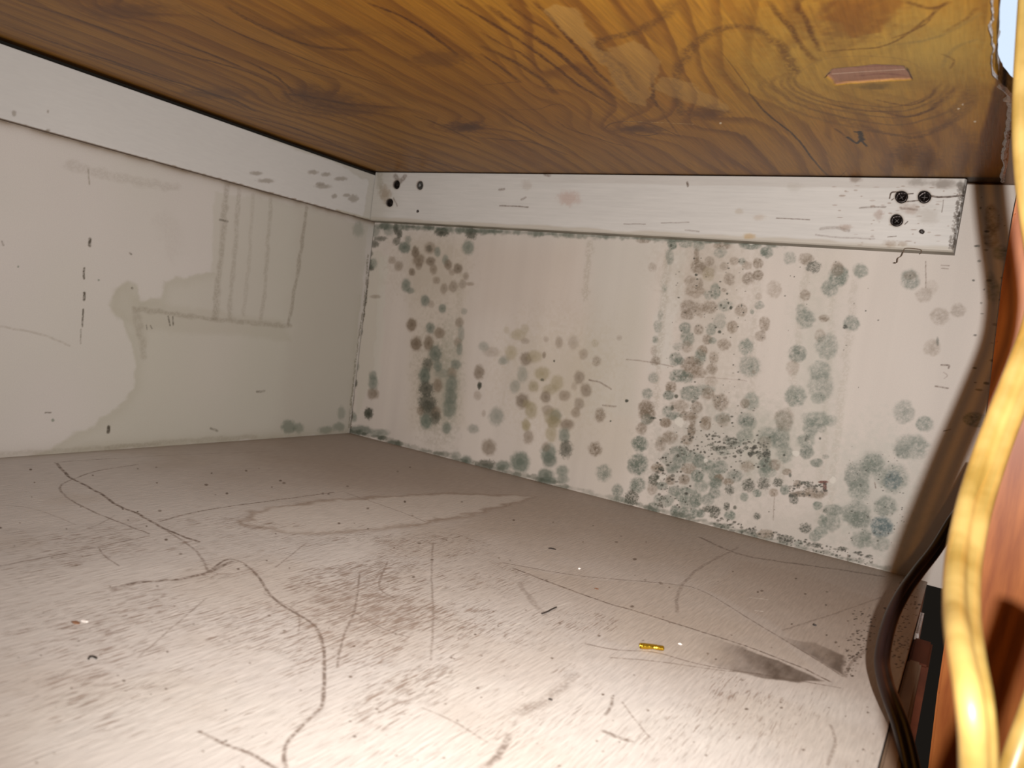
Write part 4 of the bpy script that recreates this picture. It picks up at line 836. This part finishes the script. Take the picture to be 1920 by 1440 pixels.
# dark brown lamp cord drooping at the shelf's front edge
def dcenter():
    L_ = [(1797, 941), (1779, 971), (1749, 1020), (1715, 1065), (1689, 1099), (1666, 1140), (1651, 1185), (1644, 1237), (1651, 1275), (1662, 1316), (1681, 1369), (1696, 1440)]
    Rr = [(1815, 955), (1793, 986), (1762, 1037), (1728, 1080), (1704, 1117), (1685, 1155), (1672, 1196), (1664, 1237), (1668, 1275), (1681, 1309), (1700, 1362), (1720, 1440)]
    c_ = [((a[0] + b[0]) / 2, (a[1] + b[1]) / 2) for a, b in zip(L_, Rr)]
    return [(1850, 860)] + c_ + [(1722, 1530)]
dp = [.36, .355, .35, .345, .338, .33, .322, .312, .302, .292, .282, .272, .262, .25]
P = catmull([at(x, y, d) for (x, y), d in zip(dcenter(), dp)], 140)
dc = empty('lamp_cord', tuple(P[0])); tag(dc, 'dark brown glossy lamp cord drooping past the front edge of the shelf', 'cord')
j = sweep(P, twin_profile(.00175, .0015), facing(lambda s: 1.0 - .6 * s), 'jacket', MAT_CORD, dc); j.location = -P[0]

# ------------------------------------------------------------------ litter on the shelf
def tube_thing(name, pix, r, mat, label, cat, plane=((0, 0, 1), 0.0), lift=None, sq=1.0, n=16, prof_n=8, group=None):
    lift = r if lift is None else lift; nrm = np.array(plane[0], float)
    P = [hit(x, y, *plane) + nrm * lift * (1 if np.dot(nrm, CAM) - plane[1] > 0 else -1) for x, y in pix]
    P = catmull(P, n); c0 = P.mean(0)
    prof = [(r * math.cos(2 * math.pi * k / prof_n), sq * r * math.sin(2 * math.pi * k / prof_n)) for k in range(prof_n)]
    def fr(s, t, p):
        up = nrm; sd = np.cross(t, up); sd /= np.linalg.norm(sd) + 1e-12; return sd, np.cross(sd, t)
    o = sweep(P - c0, prof, fr, name, mat); o.location = c0
    return tag(o, label, cat, group)
def flake(name, x, y, r, mat, label, cat, plane=((0, 0, 1), 0.0), seed=0, asp=1.6, ht=.35, rot=0.0):
    nrm = np.array(plane[0], float); s = 1 if np.dot(nrm, CAM) - plane[1] > 0 else -1
    c0 = hit(x, y, *plane); rng = random.Random(seed); bm = bmesh.new(); bmesh.ops.create_icosphere(bm, subdivisions=2, radius=1)
    for v in bm.verts:
        k = 1 + rng.uniform(-.22, .22); co = Vector((v.co.x * asp * k, v.co.y * k, v.co.z * ht * k))
        co.rotate(Matrix.Rotation(rot, 3, 'Z')); v.co = co * r
    mn = min(v.co.z for v in bm.verts)
    for v in bm.verts: v.co.z -= mn
    o = bm_obj(name, bm, mat, sm=False); o.location = c0 - np.array([0, 0, .0002]) if abs(nrm[2]) else c0
    if abs(nrm[1]): o.rotation_euler = (math.pi / 2, 0, 0)
    return tag(o, label, cat)
# crimped gold foil tube
def foil():
    a = hit(1200, 1216, (0, 0, 1), 0); b = hit(1242, 1219, (0, 0, 1), 0); L_ = np.linalg.norm(b - a); d = (b - a) / L_
    mid = (a + b) / 2; bm = bmesh.new(); n = 26; m_ = 14; R0 = .00125; prev = None
    for i in range(n + 1):
        t = i / n; x = (t - .5) * L_; ring = []
        cr_ = math.exp(-((t - .60) / .16) ** 2)
        for k in range(m_):
            aa = 2 * math.pi * k / m_
            ry = R0 * (1.05 + .12 * cr_); rz = R0 * (1.0 - .22 * cr_)
            ring.append(bm.verts.new((x, ry * math.cos(aa) + .0006 * math.sin(t * 5) * (t > .5), R0 * .72 + rz * math.sin(aa) * (1 if t < .75 else .8) + .0002 * math.sin(7 * aa + 9 * t) * .5)))
        if prev:
            for k in range(m_): bm.faces.new((prev[k], prev[(k + 1) % m_], ring[(k + 1) % m_], ring[k]))
        prev = ring
    o = bm_obj('foil_sleeve', bm, MAT_GOLD)
    md = o.modifiers.new('wall', 'SOLIDIFY'); md.thickness = .00015
    o.location = mid + np.array([0, 0, .0003]); o.rotation_euler = (0, 0, math.atan2(d[1], d[0]))
    return tag(o, 'tiny crimped gold metal sleeve lying on the white shelf floor', 'metal scrap')
foil()
FL = ((0, 0, 1), 0.0)
tube_thing('wood_splinter', [(1016, 1152), (1027, 1148), (1034, 1144), (1043, 1140)], .00045, MAT_BLACK, 'thin dark splinter lying on the floor left of the gold sleeve', 'splinter', FL, sq=.7)
tube_thing('dead_insect', [(166, 1237), (169, 1233), (176, 1233), (181, 1236)], .00038, MAT_BLACK, 'tiny curled black insect on the floor at lower left', 'insect', FL)
flake('wood_chip', 142, 1168, .0010, MAT_BROWN, 'small brown chip on the worn floor at far left', 'chip', seed=3, asp=1.9, rot=.2)
flake('paint_chip', 158, 1165, .0009, MAT_WHITE, 'small white paint chip touching the brown chip at left', 'chip', seed=4, asp=1.7, rot=.2)
flake('dirt_crumb', 1527, 1173, .0008, MAT_BLACK, 'round black crumb on the floor near the dark cord', 'crumb', seed=5, asp=1.2, ht=.7)
flake('bark_flake', 1035, 1029, .0013, MAT_BLACK, 'flat dark flake on the floor below the middle of the mouldy panel', 'flake', seed=6, asp=1.9, ht=.25, rot=.5)
flake('dirt_crumb', 1032, 1312, .0006, MAT_BLACK, 'black crumb near the bottom edge, below the gold sleeve', 'crumb', seed=7, asp=1.5, ht=.6)
flake('dirt_crumb', 1118, 1104, .0008, MAT_BROWN, 'brown crumb on the floor above and left of the gold sleeve', 'crumb', seed=8, asp=1.5, ht=.4)
flake('paint_chip', 1086, 1067, .0007, MAT_WHITE, 'white speck of paint on the middle of the floor', 'chip', seed=9, asp=1.0, ht=.7)
flake('paint_chip', 1275, 1208, .0007, MAT_WHITE, 'pale curl of paint just right of the gold sleeve', 'chip', seed=10, asp=1.3, ht=.5)
# loose hair-thin threads caught on the cleat's lower edge
tube_thing('loose_thread', [(1676, 492), (1682, 492), (1684, 484), (1690, 480), (1694, 472), (1697, 466), (1712, 466), (1727, 469), (1726, 476)], .00028, MAT_THREAD, 'brown hair-thin thread hooked over the lower edge of the cleat at right', 'thread', ((0, 1, 0), -T1 - .0004), n=50, prof_n=6)
